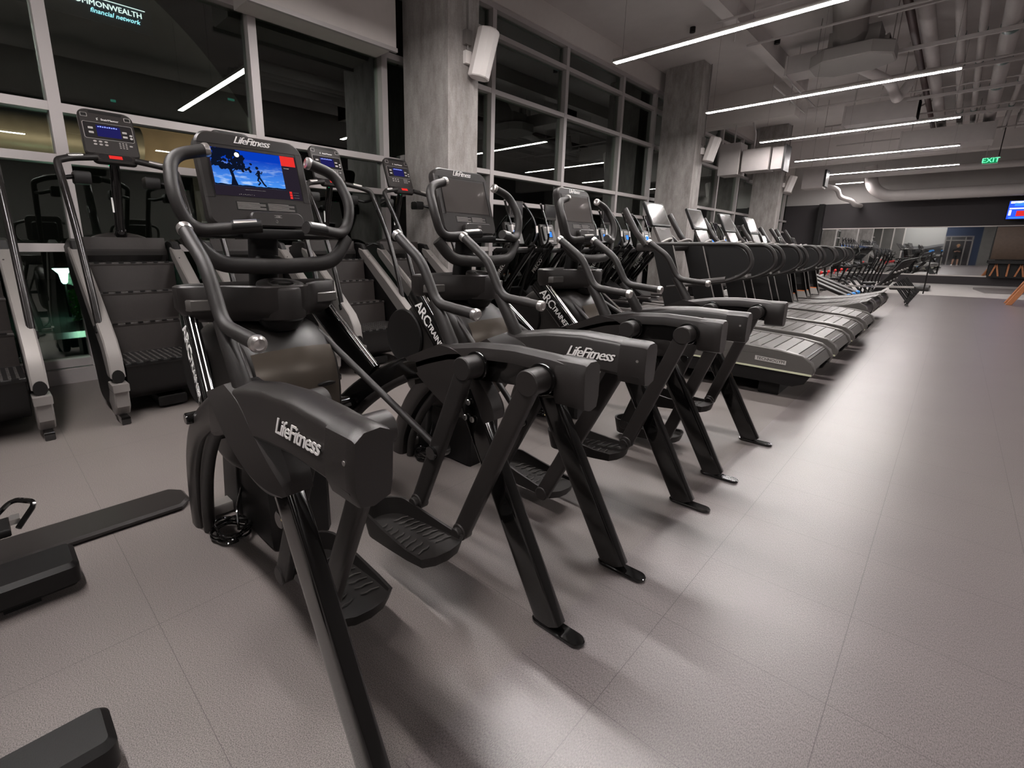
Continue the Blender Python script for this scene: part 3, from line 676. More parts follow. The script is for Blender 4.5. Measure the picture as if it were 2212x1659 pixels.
        for k in range(8):
            x = -.115+k*.034
            for q in (-1, 1):
                mb.tube([pp(x, q*.014, .0015), pp(x+.010, q*.028, .004), pp(x+.008, q*.045, .004), pp(x+.014, q*.068, .0015)], .0024, 6)
        mb.build('tread_ribs', RIB, pd)
        MB().box(0, 0, 0, 0, 0, 0) if False else None
        MB().cyl((fr.x, ya, fr.z), (fr.x, s*.232, fr.z), .022, n=16, bev=.003).build('pedal_axle', KR, pd)
        MB().cyl((b.x, ya, b.z), (b.x, s*.232, b.z), .022, n=16, bev=.003).build('pedal_axle', KR, pd)
        # crank rod to the housing
        jn = Vector((-1.10, ya, .868)).lerp(Vector((fr.x, ya, fr.z)), .60)
        rod = MB().tube(fillet([(-1.99, s*.150, .905), (-1.90, s*.165, .905), (jn.x-.01, s*.285, jn.z+.01)], .10), .0125, 12, taper=(.9, 1.15)).build('crank_rod', KR, T)
        MB().cyl((jn.x, ya-s*.03, jn.z), (jn.x, s*.325, jn.z), .027, n=20, bev=.003).build('rod_joint', KG, rod)
        # transport wheel at the outer side of the arch
        MB().cyl((-1.79, s*.345, .665), (-1.79, s*.405, .665), .021, n=20, bev=.004).build('side_knob', KG, T)
    # cross members
    MB().tube([(-1.86, -.34, .56), (-1.86, .34, .56)], .022, 10, r2=.03, lat=(0, 0, 1), sq=.5).build('cross_bar', KG, T)
    MB().box(-2.33, -2.25, -.27, .27, .012, .06, .006).build('front_foot_bar', SG, T)
    MB().tube([(-2.16, -.10, .04), (-2.14, -.10, .3), (-2.02, -.10, .55)], .045, 14).build('frame_post', KD, T)
    # flywheel housing
    hc = Vector((-2.08, 0, .655)); loops = []
    prof = [(-.215, .05), (-.212, .62), (-.200, .86), (-.165, .965), (-.10, 1.0), (0, 1.01), (.10, 1.0), (.165, .965), (.200, .86), (.212, .62), (.215, .05)]
    ys = [p[0] for p in prof]
    def hpro(k, n=30):
        out = []
        for j in range(n):
            a = 2*math.pi*j/n; ca, sa = math.cos(a), math.sin(a)
            rx = .365 if ca > 0 else .30; rz = .315 if sa > 0 else .36
            ex_ = .82
            out.append((math.copysign(abs(ca)**ex_, ca)*rx*k, math.copysign(abs(sa)**ex_, sa)*rz*k))
        return out
    hs = MB().m(HS)
    lp = [[Vector((hc.x+x, y, hc.z+z)) for x, z in hpro(k)] for y, k in ((-.205, .60), (-.205, .78), (-.19, .88), (-.15, .955), (-.08, .99), (0, 1), (.08, .99), (.15, .955), (.19, .88), (.205, .78), (.205, .60))]
    hs.loft(lp)
    H = hs.build('flywheel_housing', HS, T, smooth=55)
    # bronze band facing the rider and its vents
    lpb = []
    for y, k in ((-.165, .955), (-.08, .992), (0, 1.0), (.08, .992), (.165, .955)):
        row = []
        for j in range(9):
            a = R(-40+j*9.6); ca, sa = math.cos(a), math.sin(a)
            row.append(Vector((hc.x+abs(ca)**.82*.368*k, y*1.0, hc.z+math.copysign(abs(sa)**.82, sa)*(.317 if sa > 0 else .362)*k)))
        lpb.append(row)
    MB().loft(lpb, cap=False, closed=False).build('rider_side_band', HB, H, smooth=60)
    for s in (-1, 1):
        vp = Vector((hc.x+.362, s*.100, hc.z+.055))
        MB().loft([[vp+Vector((.012*q2, .040*math.cos(2*math.pi*j/14)*q, .009*math.sin(2*math.pi*j/14)*q)) for j in range(14)] for q, q2 in ((1.0, -.6), (1, .6), (.7, .8))]).build('vent_slot', KD, H)
        dc = Vector((-2.27, s*.205, .725))
        MB().lathe([(.0, -.005), (.163, -.005), (.166, .012), (.160, .022), (.150, .018), (.02, .012), (.0, .012)], dc, (0, s, 0), 40).build('side_disc', KD, H)
    MB().ext([(-2.38, 0), (-1.80, 0), (-1.80, .30), (-1.90, .52), (-2.30, .52)], XZ(-.135), 0, .27, .02).build('housing_skirt', KD, H)
    # mast
    MB().tube([(-2.06, 0, .90), (-2.0, 0, 1.10), (-1.97, 0, 1.30)], .056, 16, r2=.042, lat=(0, 1, 0), sq=.7).build('mast', KD, T)
    # tray with cup holder
    outl = [(-1.775, -.055), (-1.79, -.085), (-1.85, -.115), (-1.93, -.20), (-1.955, -.285), (-2.00, -.325), (-2.06, -.325), (-2.11, -.26), (-2.13, -.1), (-2.13, .1), (-2.11, .26), (-2.06, .325), (-2.00, .325), (-1.955, .285), (-1.93, .20), (-1.85, .115), (-1.79, .085), (-1.775, .055)]
    def trl(k, z, dx=0): return [Vector((-1.98+(x+1.98)*k+dx, y*k, z)) for x, y in outl]
    tr = MB().loft([trl(.80, .965), trl(.93, .985), trl(1.0, 1.02), trl(1.0, 1.098), trl(.965, 1.104), trl(.93, 1.09), trl(.92, 1.055)]).build('tray', KP, T, smooth=40)
    MB().lathe([(.040, -.01), (.043, .004), (.050, .006), (.053, .001), (.053, -.008)], (-1.832, 0, 1.108), (.2, 0, 1), 28).build('cup_holder_rim', KP, tr)
    MB().cyl((-1.842, 0, 1.060), (-1.8325, 0, 1.1085), .043, n=24).build('cup_holder_well', KG, tr)
    def bs(k, z): return [Vector((-1.845+.082*k*math.cos(a), .092*k*math.sin(a), z-(.20*.082*k*math.cos(a) if z > 1.05 else 0))) for a in [2*math.pi*j/28 for j in range(28)]]
    MB().loft([bs(.80, .965), bs(.96, .975), bs(1.0, .99), bs(1.0, 1.100), bs(.97, 1.108), bs(.90, 1.111)]).build('cup_boss', KP, tr)
    MB().loft([[Vector((-1.86, 0, .975))+Vector((.062*k*math.cos(a), .085*k*math.sin(a), z)) for a in [2*math.pi*j/20 for j in range(20)]] for k, z in ((1.15, .02), (1.0, -.02), (.7, -.05), (.2, -.06))]).build('tray_belly', KD, tr)
    for s in (-1, 1): MB().ext([(-1.955, s*.10), (-1.925, s*.215), (-1.945, s*.30), (-1.99, s*.31), (-2.0, s*.11)], XY(1.012), 0, .042, .004).build('phone_ledge', RAILG, tr)
    # console
    o_ = Vector((-1.915, 0, 1.318)); up = Vector((-.105, 0, .355)).normalized(); MF = frame(o_, (0, 1, 0), up)     # third axis points to the rider
    if MF.col[2].x < 0: raise SystemExit('frame')
    cb = MB().ext(rrect(.415, .362, (.045, .045, .055, .055), 0, .181, 6), MF, -.052, 0, .008).build('console', KP, T)
    MB().ext(rrect(.30, .26, .04, 0, .16), MF, -.085, -.05, .012).build('console_back', KD, cb)
    MB().ext([(-.17, .1195), (.17, .1195), (.17, .300), (-.17, .300)], MF, .0, .0016).build('screen_glass', E_DIMBL if lit else SCL, cb)
    mb = MB()
    for a, b in (((-.2075, .312), (.2075, .3132)),): mb.ext([(a[0]+.001, a[1]), (b[0]-.001, a[1]), (b[0]-.001, b[1]), (a[0]+.001, b[1])], MF, 0, .0009)
    for q in (-1, 1): mb.ext([(q*.1735, .11), (q*.1745, .11), (q*.1745, .312), (q*.1735, .312)], MF, 0, .0022).ext([(q*.1745, .110), (q*.2065, .110), (q*.2065, .1112), (q*.1745, .1112)], MF, 0, .0009)
    mb.build('bezel_seam', KD, cb)
    addtext(MB(), 'LifeFitness', .040, MF @ Matrix.Translation((0, .337, .0008)), shear=.5, ext=.0006, space=.86, bold=.0012).build('lettering', WT, cb)
    mb = MB().ext([(-.105, .066), (.135, .066), (.135, .101), (-.105, .101)], MF, 0, .0006)
    mb.build('placard', KD, cb)
    mb = MB()
    for c in range(2):
        for r_ in range(6):
            x0 = -.10+c*.118; wd = .108 if r_ % 3 else .085
            mb.ext([(x0, .0955-r_*.0048), (x0+wd, .0955-r_*.0048), (x0+wd, .0972-r_*.0048), (x0, .0972-r_*.0048)], MF, .0006, .001)
    mb.build('fine_print', DIMT, cb)
    MB().ext(rrect(.215, .062, (.01, .01, .028, .028), .035, .026), MF, 0, .030, .006).build('lower_pod', KP, cb)
    mb = MB()
    for a in ((.020, .032, .050, .003), (.020, .040, .050, .003)): mb.ext([(a[0], a[1]), (a[2], a[1]), (a[2], a[1]+.0012), (a[0], a[1]+.0012)], MF, .030, .0306)
    addtext(mb, 'USB', .010, MF @ Matrix.Translation((.035, .0365, .0304)), ext=.0003)
    mb.tube([MF @ Vector((.026+.004*math.cos(a), .017+.006*math.sin(a), .0305)) for a in [R(120-60*j) for j in range(6)]], .0006, 5)
    mb.build('pod_marking', DIMT, cb)
    if lit:
        # running picture: sky, ground, tree, runner, red tile and menu dots
        MB().ext([(-.165, .158), (.105, .158), (.105, .298), (-.165, .298)], MF, .0016, .0019).build('picture_sky', SKYP, cb)
        rnd = random.Random(5); mb = MB(); d0, d1 = .0019, .0022
        def blob(cx, cy, r, n=9): mb.ext([(min(.105, max(-.165, cx+r*rnd.uniform(.75, 1.2)*math.cos(2*math.pi*j/n))), min(.298, cy+r*rnd.uniform(.75, 1.2)*math.sin(2*math.pi*j/n))) for j in range(n)], MF, d0, d1+rnd.random()*.0001)
        mb.ext([(-.108, .158), (-.100, .19), (-.106, .225), (-.095, .228), (-.090, .20), (-.088, .185), (-.080, .158)], MF, d0, d1)
        for k in range(120):
            a = rnd.uniform(0, 6.28); q = math.sqrt(rnd.random()); blob(-.108+.068*q*math.cos(a), .262+.042*q*math.sin(a), rnd.uniform(.005, .011), 7)
        for k in range(16): blob(rnd.uniform(-.06, -.018), rnd.uniform(.212, .27), rnd.uniform(.003, .007), 6)
        for a, b in (((-.098, .215), (-.14, .245)), ((-.095, .21), (-.06, .245)), ((-.098, .218), (-.10, .26))): mb.tube([MF @ Vector((*a, .002)), MF @ Vector((*b, .002))], .0018, 5)
        hz = [(-.165, .158)]+[(-.165+.27*k/30, .1615+.003*rnd.random()) for k in range(31)]+[(.105, .158)]
        mb.ext(hz, MF, d0, d1)
        rx, rz = .003, .163; RS = 1.28                                     # runner
        for pts, r in ((((0, .030), (.002, .048)), .0042), (((.0, .031), (.006, .020), (.012, .008), (.018, .001)), .0026), (((0, .030), (-.005, .018), (.002, .012), (-.006, .004)), .0026),
                       (((.001, .046), (.010, .040), (.013, .047)), .0018), (((0, .045), (-.008, .036), (-.003, .032)), .0018)):
            mb.tube([MF @ Vector((rx+x*RS, rz+z*RS, .0021)) for x, z in pts], r*RS, 6)
        mb.ext(circ(.0062, 10, rx-.001, rz+.057*RS), MF, d0, d1)
        mb.build('picture_silhouette', E_SIL, cb)
        MB().ext(circ(.009, 16, -.066, .279), MF, .00235, .0025).build('picture_sun', E_WHITE, cb)
        MB().ext([(.1055, .258), (.166, .258), (.166, .2985), (.1055, .2985)], MF, .0016, .0020).build('red_tile', E_RED, cb)
        for k in range(3): MB().ext([(.118, .145-k*.0105), (.1285, .145-k*.0105), (.1285, .1535-k*.0105), (.118, .1535-k*.0105)], MF, .0016, .0020).build('red_button', E_RED, cb)
        mb = MB()
        for k in range(3): mb.ext([(.133, .149-k*.0105), (.158, .149-k*.0105), (.158, .150-k*.0105), (.133, .150-k*.0105)], MF, .0016, .0018)
        for k in range(9): mb.ext(circ(.0013, 6, -.085+k*.007, .1265+.001*(k % 2)), MF, .0016, .0018)
        mb.ext([(.113, .247), (.135, .247), (.135, .2495), (.113, .2495)], MF, .0016, .0018).ext([(-.06, .146), (.02, .146), (.02, .1467), (-.06, .1467)], MF, .0016, .0018)
        mb.build('menu_text', DIMT, cb)
    # fixed handlebars
    for s in (-1, 1):
        tip = (-1.935, s*.200, 1.578)
        path = fillet([tip, (-1.925, s*.315, 1.545), (-1.855, s*.340, 1.415), (-1.845, s*.300, 1.298), (-1.775, s*.085, 1.318)], .062, 8)
        hb = MB().tube(path, .0215, 16).build('fixed_handlebar', KR, T, smooth=50)
        MB().lathe([(.0, -.004), (.0225, -.004), (.0245, .004), (.023, .014), (.015, .017), (.010, .015), (.0, .015)], tip, (-.1, -s, .25), 20).build('grip_cap', SV, hb)
        g0, g1 = Vector((-1.805, s*.180, 1.311)), Vector((-1.776, s*.088, 1.3185))
        MB().tube([g0+Vector((0, 0, .002)), g1+Vector((0, 0, .002))], .0222, 16).build('grip_sleeve', KD, hb)
        MB().tube([g0.lerp(g1, .08)+Vector((.002, 0, .0085)), g0.lerp(g1, .86)+Vector((.002, 0, .0085))], .0175, 14).build('pulse_sensor', SV, hb)
        # arm from the mast head to the bar
        MB().tube([(-1.93, s*.05, 1.290), (-1.88, s*.20, 1.287), (-1.85, s*.285, 1.29)], .020, 10, r2=.012, lat=(1, 0, 0)).build('bar_bracket', KD, hb)
    up_ = fillet([(-1.86, -.315, 1.285), (-1.835, -.235, 1.185), (-1.83, 0, 1.172), (-1.835, .235, 1.185), (-1.86, .315, 1.285)], .08, 8)
    MB().tube(up_, .030, 14, r2=.021, lat=(0, 0, 1)).build('lower_bar', KR, T)
    MB().tube([(-1.97, 0, 1.20), (-1.83, 0, 1.175)], .05, 12, r2=.02, lat=(0, 1, 0), sq=.6).build('bar_mount', KD, T)
    MB().box(-1.97, -1.84, -.11, .11, 1.275, 1.312, .006).build('console_mount', KD, T)
    # coiled power cable on the floor
    cp = []
    rnd = random.Random(int(yc*10))
    for k in range(150):
        a = k*.21; q = .085+.016*math.sin(k*.53); cp.append((-2.06+q*math.cos(a)*.9, -.215-q*math.sin(a)*.8, .008+.0003*k+.004*math.sin(k*.31)+.004))
    MB().tube(cp, .0055, 6).tube(fillet([cp[-1], (-2.10, -.17, .10), (-2.12, -.12, .22)], .03), .0055, 6).build('power_cable', KG, T)
    return T
PH1L = dict(rear=(-1.115, .300), front=(-1.385, .185)); PH1L = dict(rear=(-1.125, .205), front=(-1.392, .200), drop=.0)
PH1R = dict(rear=(-1.105, .245), front=(-1.345, .270))
arc_trainer(.845, 'black arc trainer nearest the camera, with its screen lit by a runner picture', True, PH1L, PH1R)
PD = dict(rear=(-1.18, .135), front=(-1.44, .185)); PU = dict(rear=(-1.05, .270), front=(-1.31, .290))
arc_trainer(2.00, 'black arc trainer in the middle of the three, screen dark', False, PD, PU)
arc_trainer(3.145, 'black arc trainer next to the treadmills, third from the camera, screen dark', False, dict(rear=(-1.09, .10), front=(-1.35, .13)), dict(rear=(-1.02, .25), front=(-1.28, .27)))
ORGX[0] = 0
# ================================================================ STAIR CLIMBERS
def stair_climber(label):
    ORGX[0] = -4.7
    T = thing('stair_climber', label, 'exercise machine', (-4.7, 0, 0), 0, 'stair climbers along the window')
    # side panels: dark round shell, silver rail cap, silver foot
    for s in (-1, 1):
        yi, yo = s*.315, s*.405
        if s < 0: d0, d1 = yo, yi
        else: d0, d1 = yi, yo
        shell = smooth_curve([(-4.10, 0, .40), (-4.16, 0, .16), (-4.42, 0, .07), (-4.66, 0, .10), (-4.74, 0, .30), (-4.90, 0, .66)], 5)
        poly = [(p.x, p.z) for p in shell]+[(-5.26, 1.00), (-5.34, 1.24), (-5.10, 1.30), (-4.98, 1.28), (-4.86, 1.12), (-4.20, .52)]
        sp_ = MB().ext(poly, XZ(0), d0+.012, d1-.012, .012).build('side_shell', KD, T)
        rp = [(-4.02, .335), (-4.045, .49), (-4.12, .60), (-4.50, .90), (-4.93, 1.215), (-5.01, 1.235), (-5.02, 1.19), (-4.98, 1.13), (-4.24, .52), (-4.14, .335)]
        MB().ext(rp, XZ(0), d0, d1, .010).build('rail_cover', SG, sp_)
        MB().ext([(-3.97, .245), (-3.97, .30), (-4.13, .30), (-4.13, .245)], XZ(0), d0-.004, d1+.004, .005).build('rear_step_plate', SG, sp_)
        MB().ext([(-4.00, .13), (-3.995, .245), (-4.15, .245), (-4.24, .13), (-4.14, .055), (-4.06, .06)], XZ(0), d0, d1, .008).build('rear_leg_cover', SG, sp_)
        MB().ext([(p[0], p[1]) for p in circ(.038, 16, 0, .0, .050)], frame((-4.030, s*.36, .345), (0, 1, 0), (0, 0, 1)), -.015, .012).build('rail_end_recess', KD, sp_)
        MB().box(-4.10, -3.98, s*.36-.028, s*.36+.028, .0, .06, .008).build('rear_foot', KG, sp_)
        mb = MB()
        for q in ((-4.16, .56), (-4.50, .83), (-4.86, 1.10)): mb.cyl((q[0], s*.34, q[1]+.055*.0+.0), (q[0]+.03, s*.34, q[1]+.045), .006, n=8)
        mb.build('screw', KD, sp_)
        # handrail from the side cover up to the console
        hr = fillet([(-4.27, s*.385, .66), (-4.38, s*.388, 1.05), (-4.56, s*.392, 1.45), (-4.80, s*.395, 1.80)], .2, 7)
        h = MB().tube(hr, .024, 12, r2=.029, lat=(0, 1, 0)).build('handrail', KS, T)
        MB().tube(fillet([(-4.70, s*.394, 1.655), (-4.835, s*.398, 1.862), (-4.91, s*.31, 1.90), (-4.945, s*.13, 1.93)], .035, 6), .0255, 12).build('rail_elbow', K, h)
        MB().cyl((-4.258, s*.385, .635), (-4.278, s*.385, .685), .034, n=18, bev=.004).build('rail_socket', KD, h)
        g0, g1 = Vector((-4.905, s*.320, 1.900)), Vector((-4.928, s*.225, 1.917))
        MB().tube([g0+Vector((.006, 0, .010)), g1+Vector((.006, 0, .010))], .0185, 10).build('pulse_sensor', SV, h)
        MB().tube([(-4.78, s*.395, 1.77), (-4.92, s*.37, 1.75), (-5.03, s*.22, 1.79)], .017, 10).build('lower_brace', KD, h)
    # flight of steps
    MB().box(-5.40, -5.12, -.30, .30, .06, 1.0, .02).build('rear_housing', KD, T)
    MB().box(-5.2, -4.2, -.10, .10, .02, .10, .01).build('base_rail', KD, T)
    for k in range(4):
        z = .425+.228*k; x = -4.50-.19*k
        dpt = .48 if k == 0 else .20
        mb = MB().m(KD if k == 0 else STEP).box(x, x+dpt-.02, -.305, .305, z-.026, z, .004).m(RIB)
        if k == 0:
            for a in range(15):
                for b in range(12): mb.box(x+.03+b*.036+(a % 2)*.015, x+.045+b*.036+(a % 2)*.015, -.285+a*.039, -.270+a*.039, z, z+.003)
        st = mb.build('step', None, T)
        for a in range(7): MB().box(x+dpt-.028, x+dpt-.014, -.27+a*.084, -.235+a*.084, z-.004, z+.006).build('hinge_tab', KD, st)
        MB().ext([(x+.005, z), (x-.012, z+.205), (x-.030, z+.205), (x-.012, z)], XZ(0), -.303, .303, .003).build('riser', STEP, T)
    MB().ext([(-4.06, .395), (-4.10, .22), (-4.20, .13), (-4.5, .10), (-4.5, .395)], XZ(0), -.303, .303, .005).build('lower_shroud', KD, T)
    # top cowl with dome, mast
    cw = MB().ext([(-5.06, 1.13), (-5.06, 1.20), (-5.12, 1.27), (-5.40, 1.30), (-5.47, 1.10), (-5.47, .9), (-5.09, 1.0)], XZ(0), -.318, .318, .012).build('top_cowl', K, T)
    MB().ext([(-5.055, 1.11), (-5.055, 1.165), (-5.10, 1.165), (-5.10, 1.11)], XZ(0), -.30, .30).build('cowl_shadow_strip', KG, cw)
    MB().ell((-5.27, 0, 1.27), .13, .24, .09).build('cowl_dome', KP, cw)
    mp = MB().tube(fillet([(-5.22, 0, 1.28), (-5.18, 0, 1.45), (-5.10, 0, 1.72), (-5.04, 0, 1.92)], .1), .036, 14).cyl((-5.21, 0, 1.30), (-5.17, 0, 1.38), .058, .040, n=18).build('mast', KG, T)
    MB().box(-5.125, -5.118, -.045, -.033, 1.52, 1.64).build('white_label', WT, mp)
    # console
    MF = frame((-5.0, 0, 1.96), (0, 1, 0), (-.14, 0, .39)) @ Matrix.Diagonal((1.09, .935, 1, 1))
    cs = MB().ext(rrect(.345, .41, (.03, .03, .065, .065), 0, .205, 6), MF, -.05, 0, .010).build('console', KP, T)
    MB().ext(rrect(.305, .145, .012, 0, .215), MF, 0, .0012).build('display_glass', SCR, cs)
    MB().ext(rrect(.311, .151, .014, 0, .215), MF, 0, .0006).build('display_rim', DIMT, cs)
    MB().ext([(-.075, .165), (.075, .165), (.075, .268), (-.075, .268)], MF, .0012, .0018).build('lcd', E_IND, cs)
    mb = MB()
    for k in range(9): mb.ext([(-.065+k*.014, .249), (-.056+k*.014, .249), (-.056+k*.014, .257+.003*(k % 2)), (-.065+k*.014, .257+.003*(k % 2))], MF, .0018, .0022)
    mb.build('lcd_text', E_LBL, cs)
    bt = lambda poly, d0=0, d1=.0014: MB().ext(poly, MF, d0, d1).build('button', DIMT, cs)
    for a, b in ((-.11, .235), (-.11, .195), (.10, .225), (.10, .185)): bt(rrect(.03, .018, .003, a, b), .0012, .0018)
    for b in (.205, .178): bt(circ(.010, 12, .138, b), .0012, .002)
    for c in range(3):
        for r_ in range(2): bt(circ(.011, 12, -.10+c*.034, .118-r_*.027, .008))
        for r_ in range(4): bt(rrect(.011, .007, .002, .055+c*.020, .124-r_*.015))
    bt(rrect(.02, .012, .002, .125, .105))
    for s in (-1, 1):
        MB().ext(rrect(.042, .036, .005, s*.135, .350), MF, 0, .0010).build('icon_badge', DIMT, cs)
        MB().ext(rrect(.034, .028, .004, s*.135, .350), MF, .001, .0014).ext(circ(.008, 12, s*.135, .350), MF, .001, .002).build('icon_field', KD, cs)
    addtext(MB(), 'StairMaster', .024, MF @ Matrix.Translation((.02, .322, .0006)), ext=.0005, bold=.001).ext([(-.062, .312), (-.052, .316), (-.060, .324), (-.050, .336), (-.064, .328), (-.056, .321)], MF, 0, .001).build('lettering', WT, cs)
    MB().ext(rrect(.21, .022, .010, 0, .382), MF, 0, .002).build('handle_slot', KD, cs)
    # control pod under the console
    MP = frame((-4.935, 0, 1.915), (0, 1, 0), (-.20, 0, .28))
    pod = MB().ext(rrect(.30, .085, .035, 0, .03), MP, -.055, 0, .012).build('control_pod', KP, T)
    MB().ext(rrect(.225, .055, .024, 0, .03), MP, 0, .0012).build('pod_glass', SCR, pod)
    MB().ext([(-.045, .015), (.045, .015), (.045, .047), (-.045, .047)], MP, .0012, .002).build('red_display', E_RED, pod)
    MB().ext(circ(.0035, 8, -.05, -.005), MP, -.035, -.0555).build('status_light', E_GREEN, pod)
    for s in (-1, 1): MB().box(-5.06, -4.94, s*.24-.055, s*.24+.055, 1.72, 1.815, .012).build('bottle_cup', KD, T)
    return T
SCL_ = [(.97, 'stair climber left of the nearest arc trainer, steps and red display fully in view'), (-.17, 'stair climber cut off by the left picture edge, only its right side panel showing'),
        (1.965, 'stair climber hidden behind the nearest arc trainer, only the console top above it'), (2.96, 'stair climber between the first and second arc trainers, red display lit'),
        (3.945, 'stair climber in front of the nearest concrete column')]
s0 = stair_climber(SCL_[0][1]); s0.location.y = SCL_[0][0]
for y, lab in SCL_[1:]: dup(s0, (-4.7, y, 0), lab)

# ================================================================ ELLIPTICAL TRAINERS BY THE WINDOW
def elliptical(label):
    ORGX[0] = -4.4
    T = thing('elliptical_trainer', label, 'exercise machine', (-4.4, 0, 0), 0, 'elliptical trainers along the window')
    MB().ext([(-3.55, .02), (-3.55, .10), (-4.3, .16), (-4.65, .40), (-5.0, .62), (-5.3, .60), (-5.38, .2), (-5.38, .02)], XZ(0), -.20, .20, .02).build('base_shell', KD, T)
    MB().box(-3.62, -3.54, -.33, .33, 0, .07, .01).build('rear_foot_bar', KG, T)
    st = MB().tube([(-5.15, 0, .55), (-4.95, 0, .95), (-4.66, 0, 1.40)], .05, 12, r2=.07, lat=(0, 1, 0), sq=.6).build('upright', KG, T)
    for s in (-1, 1):
        sd = MB().tube([(-5.02, s*.16, .50), (-4.42, s*.20, 1.30)], .022, 10, r2=.055, lat=(0, 1, 0), sq=.6).build('side_strut', KG, T)
        a_ = Vector((.6, 0, .8)).normalized()
        M = frame((-4.66, s*(.185)+s*.024, .99), a_ if s < 0 else -a_, Vector((0, s, 0)).cross(a_ if s < 0 else -a_))
        addtext(MB(), 'PRECOR', .085, M, ext=.0008, bold=.002).build('lettering', DIMT, sd)
        ap = fillet([(-4.60, s*.24, 1.20), (-4.42, s*.27, 1.36), (-4.46, s*.29, 1.58), (-4.56, s*.27, 1.76), (-4.66, s*.20, 1.90)], .12, 6)
        ar = MB().tube(ap, .013, 10, r2=.017, lat=(0, 1, 0)).build('curved_arm', KG, T)
        MB().tube([(-4.435, s*.286, 1.46), (-4.452, s*.290, 1.56)], .020, 10).build('pulse_sensor', SV, ar)
        MB().cyl((-4.67, s*.195, 1.905), (-4.65, s*.21, 1.885), .018, n=12).build('arm_tip', SG, ar)
        MB().tube([(-4.75, s*.26, 1.20), (-4.85, s*.27, .8), (-5.0, s*.27, .35)], .018, 10).cyl((-4.75, s*.22, 1.20), (-4.75, s*.29, 1.20), .03).build('swing_link', KD, T)
        MB().ext(rrect(.36, .13, .03, -4.15, 0), Matrix.Translation((0, s*.19, .30)), 0, .04, .01).build('foot_plate', KP, T)
        MB().cyl((-4.58, s*.05, 1.21), (-4.54, s*.05, 1.21), .018, n=12).build('joint_cap', SV, T)
    MF = frame((-4.58, 0, 1.30), (0, 1, 0), (-.11, 0, .34))
    c = MB().ext([(-.19, 0), (.19, 0), (.175, .33), (-.175, .33)], MF, -.06, 0, .012).build('console', KP, T)
    MB().ext([(-.165, .06), (-.12, .06), (-.12, .28), (-.165, .28)], MF, 0, .03, .006).build('console_wing', KD, c)
    MB().ext(rrect(.15, .115, .01, .03, .165), MF, 0, .0015).build('display_glass', SCR, c)
    MB().ext(rrect(.115, .085, .004, .03, .165), MF, .0015, .0025).build('blue_display', E_SKY, c)
    mb = MB().ext(rrect(.20, .020, .004, .02, .275), MF, 0, .002).ext(rrect(.13, .02, .006, .03, .06), MF, 0, .002); mb.build('button_strip', DIMT, c)
    MF = frame((-4.58, 0, 1.30), (0, 1, 0), (-.02, 0, 1)); tv = MB().ext(rrect(.30, .235, .012, 0, .49), MF, -.05, -.015, .005).build('television', KP, T)
    MB().ext(rrect(.255, .175, .003, 0, .50), MF, -.015, -.0135).build('screen', SCR, tv)
    MB().tube([MF @ Vector((0, .30, -.04)), MF @ Vector((0, .40, -.05))], .02, 10).build('screen_bracket', KD, T)
    MB().box(-4.74, -4.50, -.31, .31, 1.175, 1.245, .02).build('handle_bar', KD, T)
    return T
e0 = elliptical('elliptical trainer with lit blue display, first one past the nearest concrete column'); e0.location.y = 5.72
for k, lab in enumerate(('elliptical trainer with lit blue display, second one past the nearest column', 'elliptical trainer with glowing screen, behind the third arc trainer',
                         'elliptical trainer just right of the third arc trainer console', 'elliptical trainer behind the first treadmill console', 'elliptical trainer next to the second concrete column')):
    dup(e0, (-4.4, 6.58+k*.88, 0), lab)
# stationary machines further along the window
for k in range(5):
    dup(e0, (-4.35, 13.9+k*1.0, 0), ('elliptical trainer beyond the second concrete column, seen between treadmill consoles', 'elliptical trainer beyond the second column, second of that bay', 'elliptical trainer beyond the second column, third of that bay', 'elliptical trainer beyond the second column, fourth of that bay', 'elliptical trainer last before the third concrete column')[k])

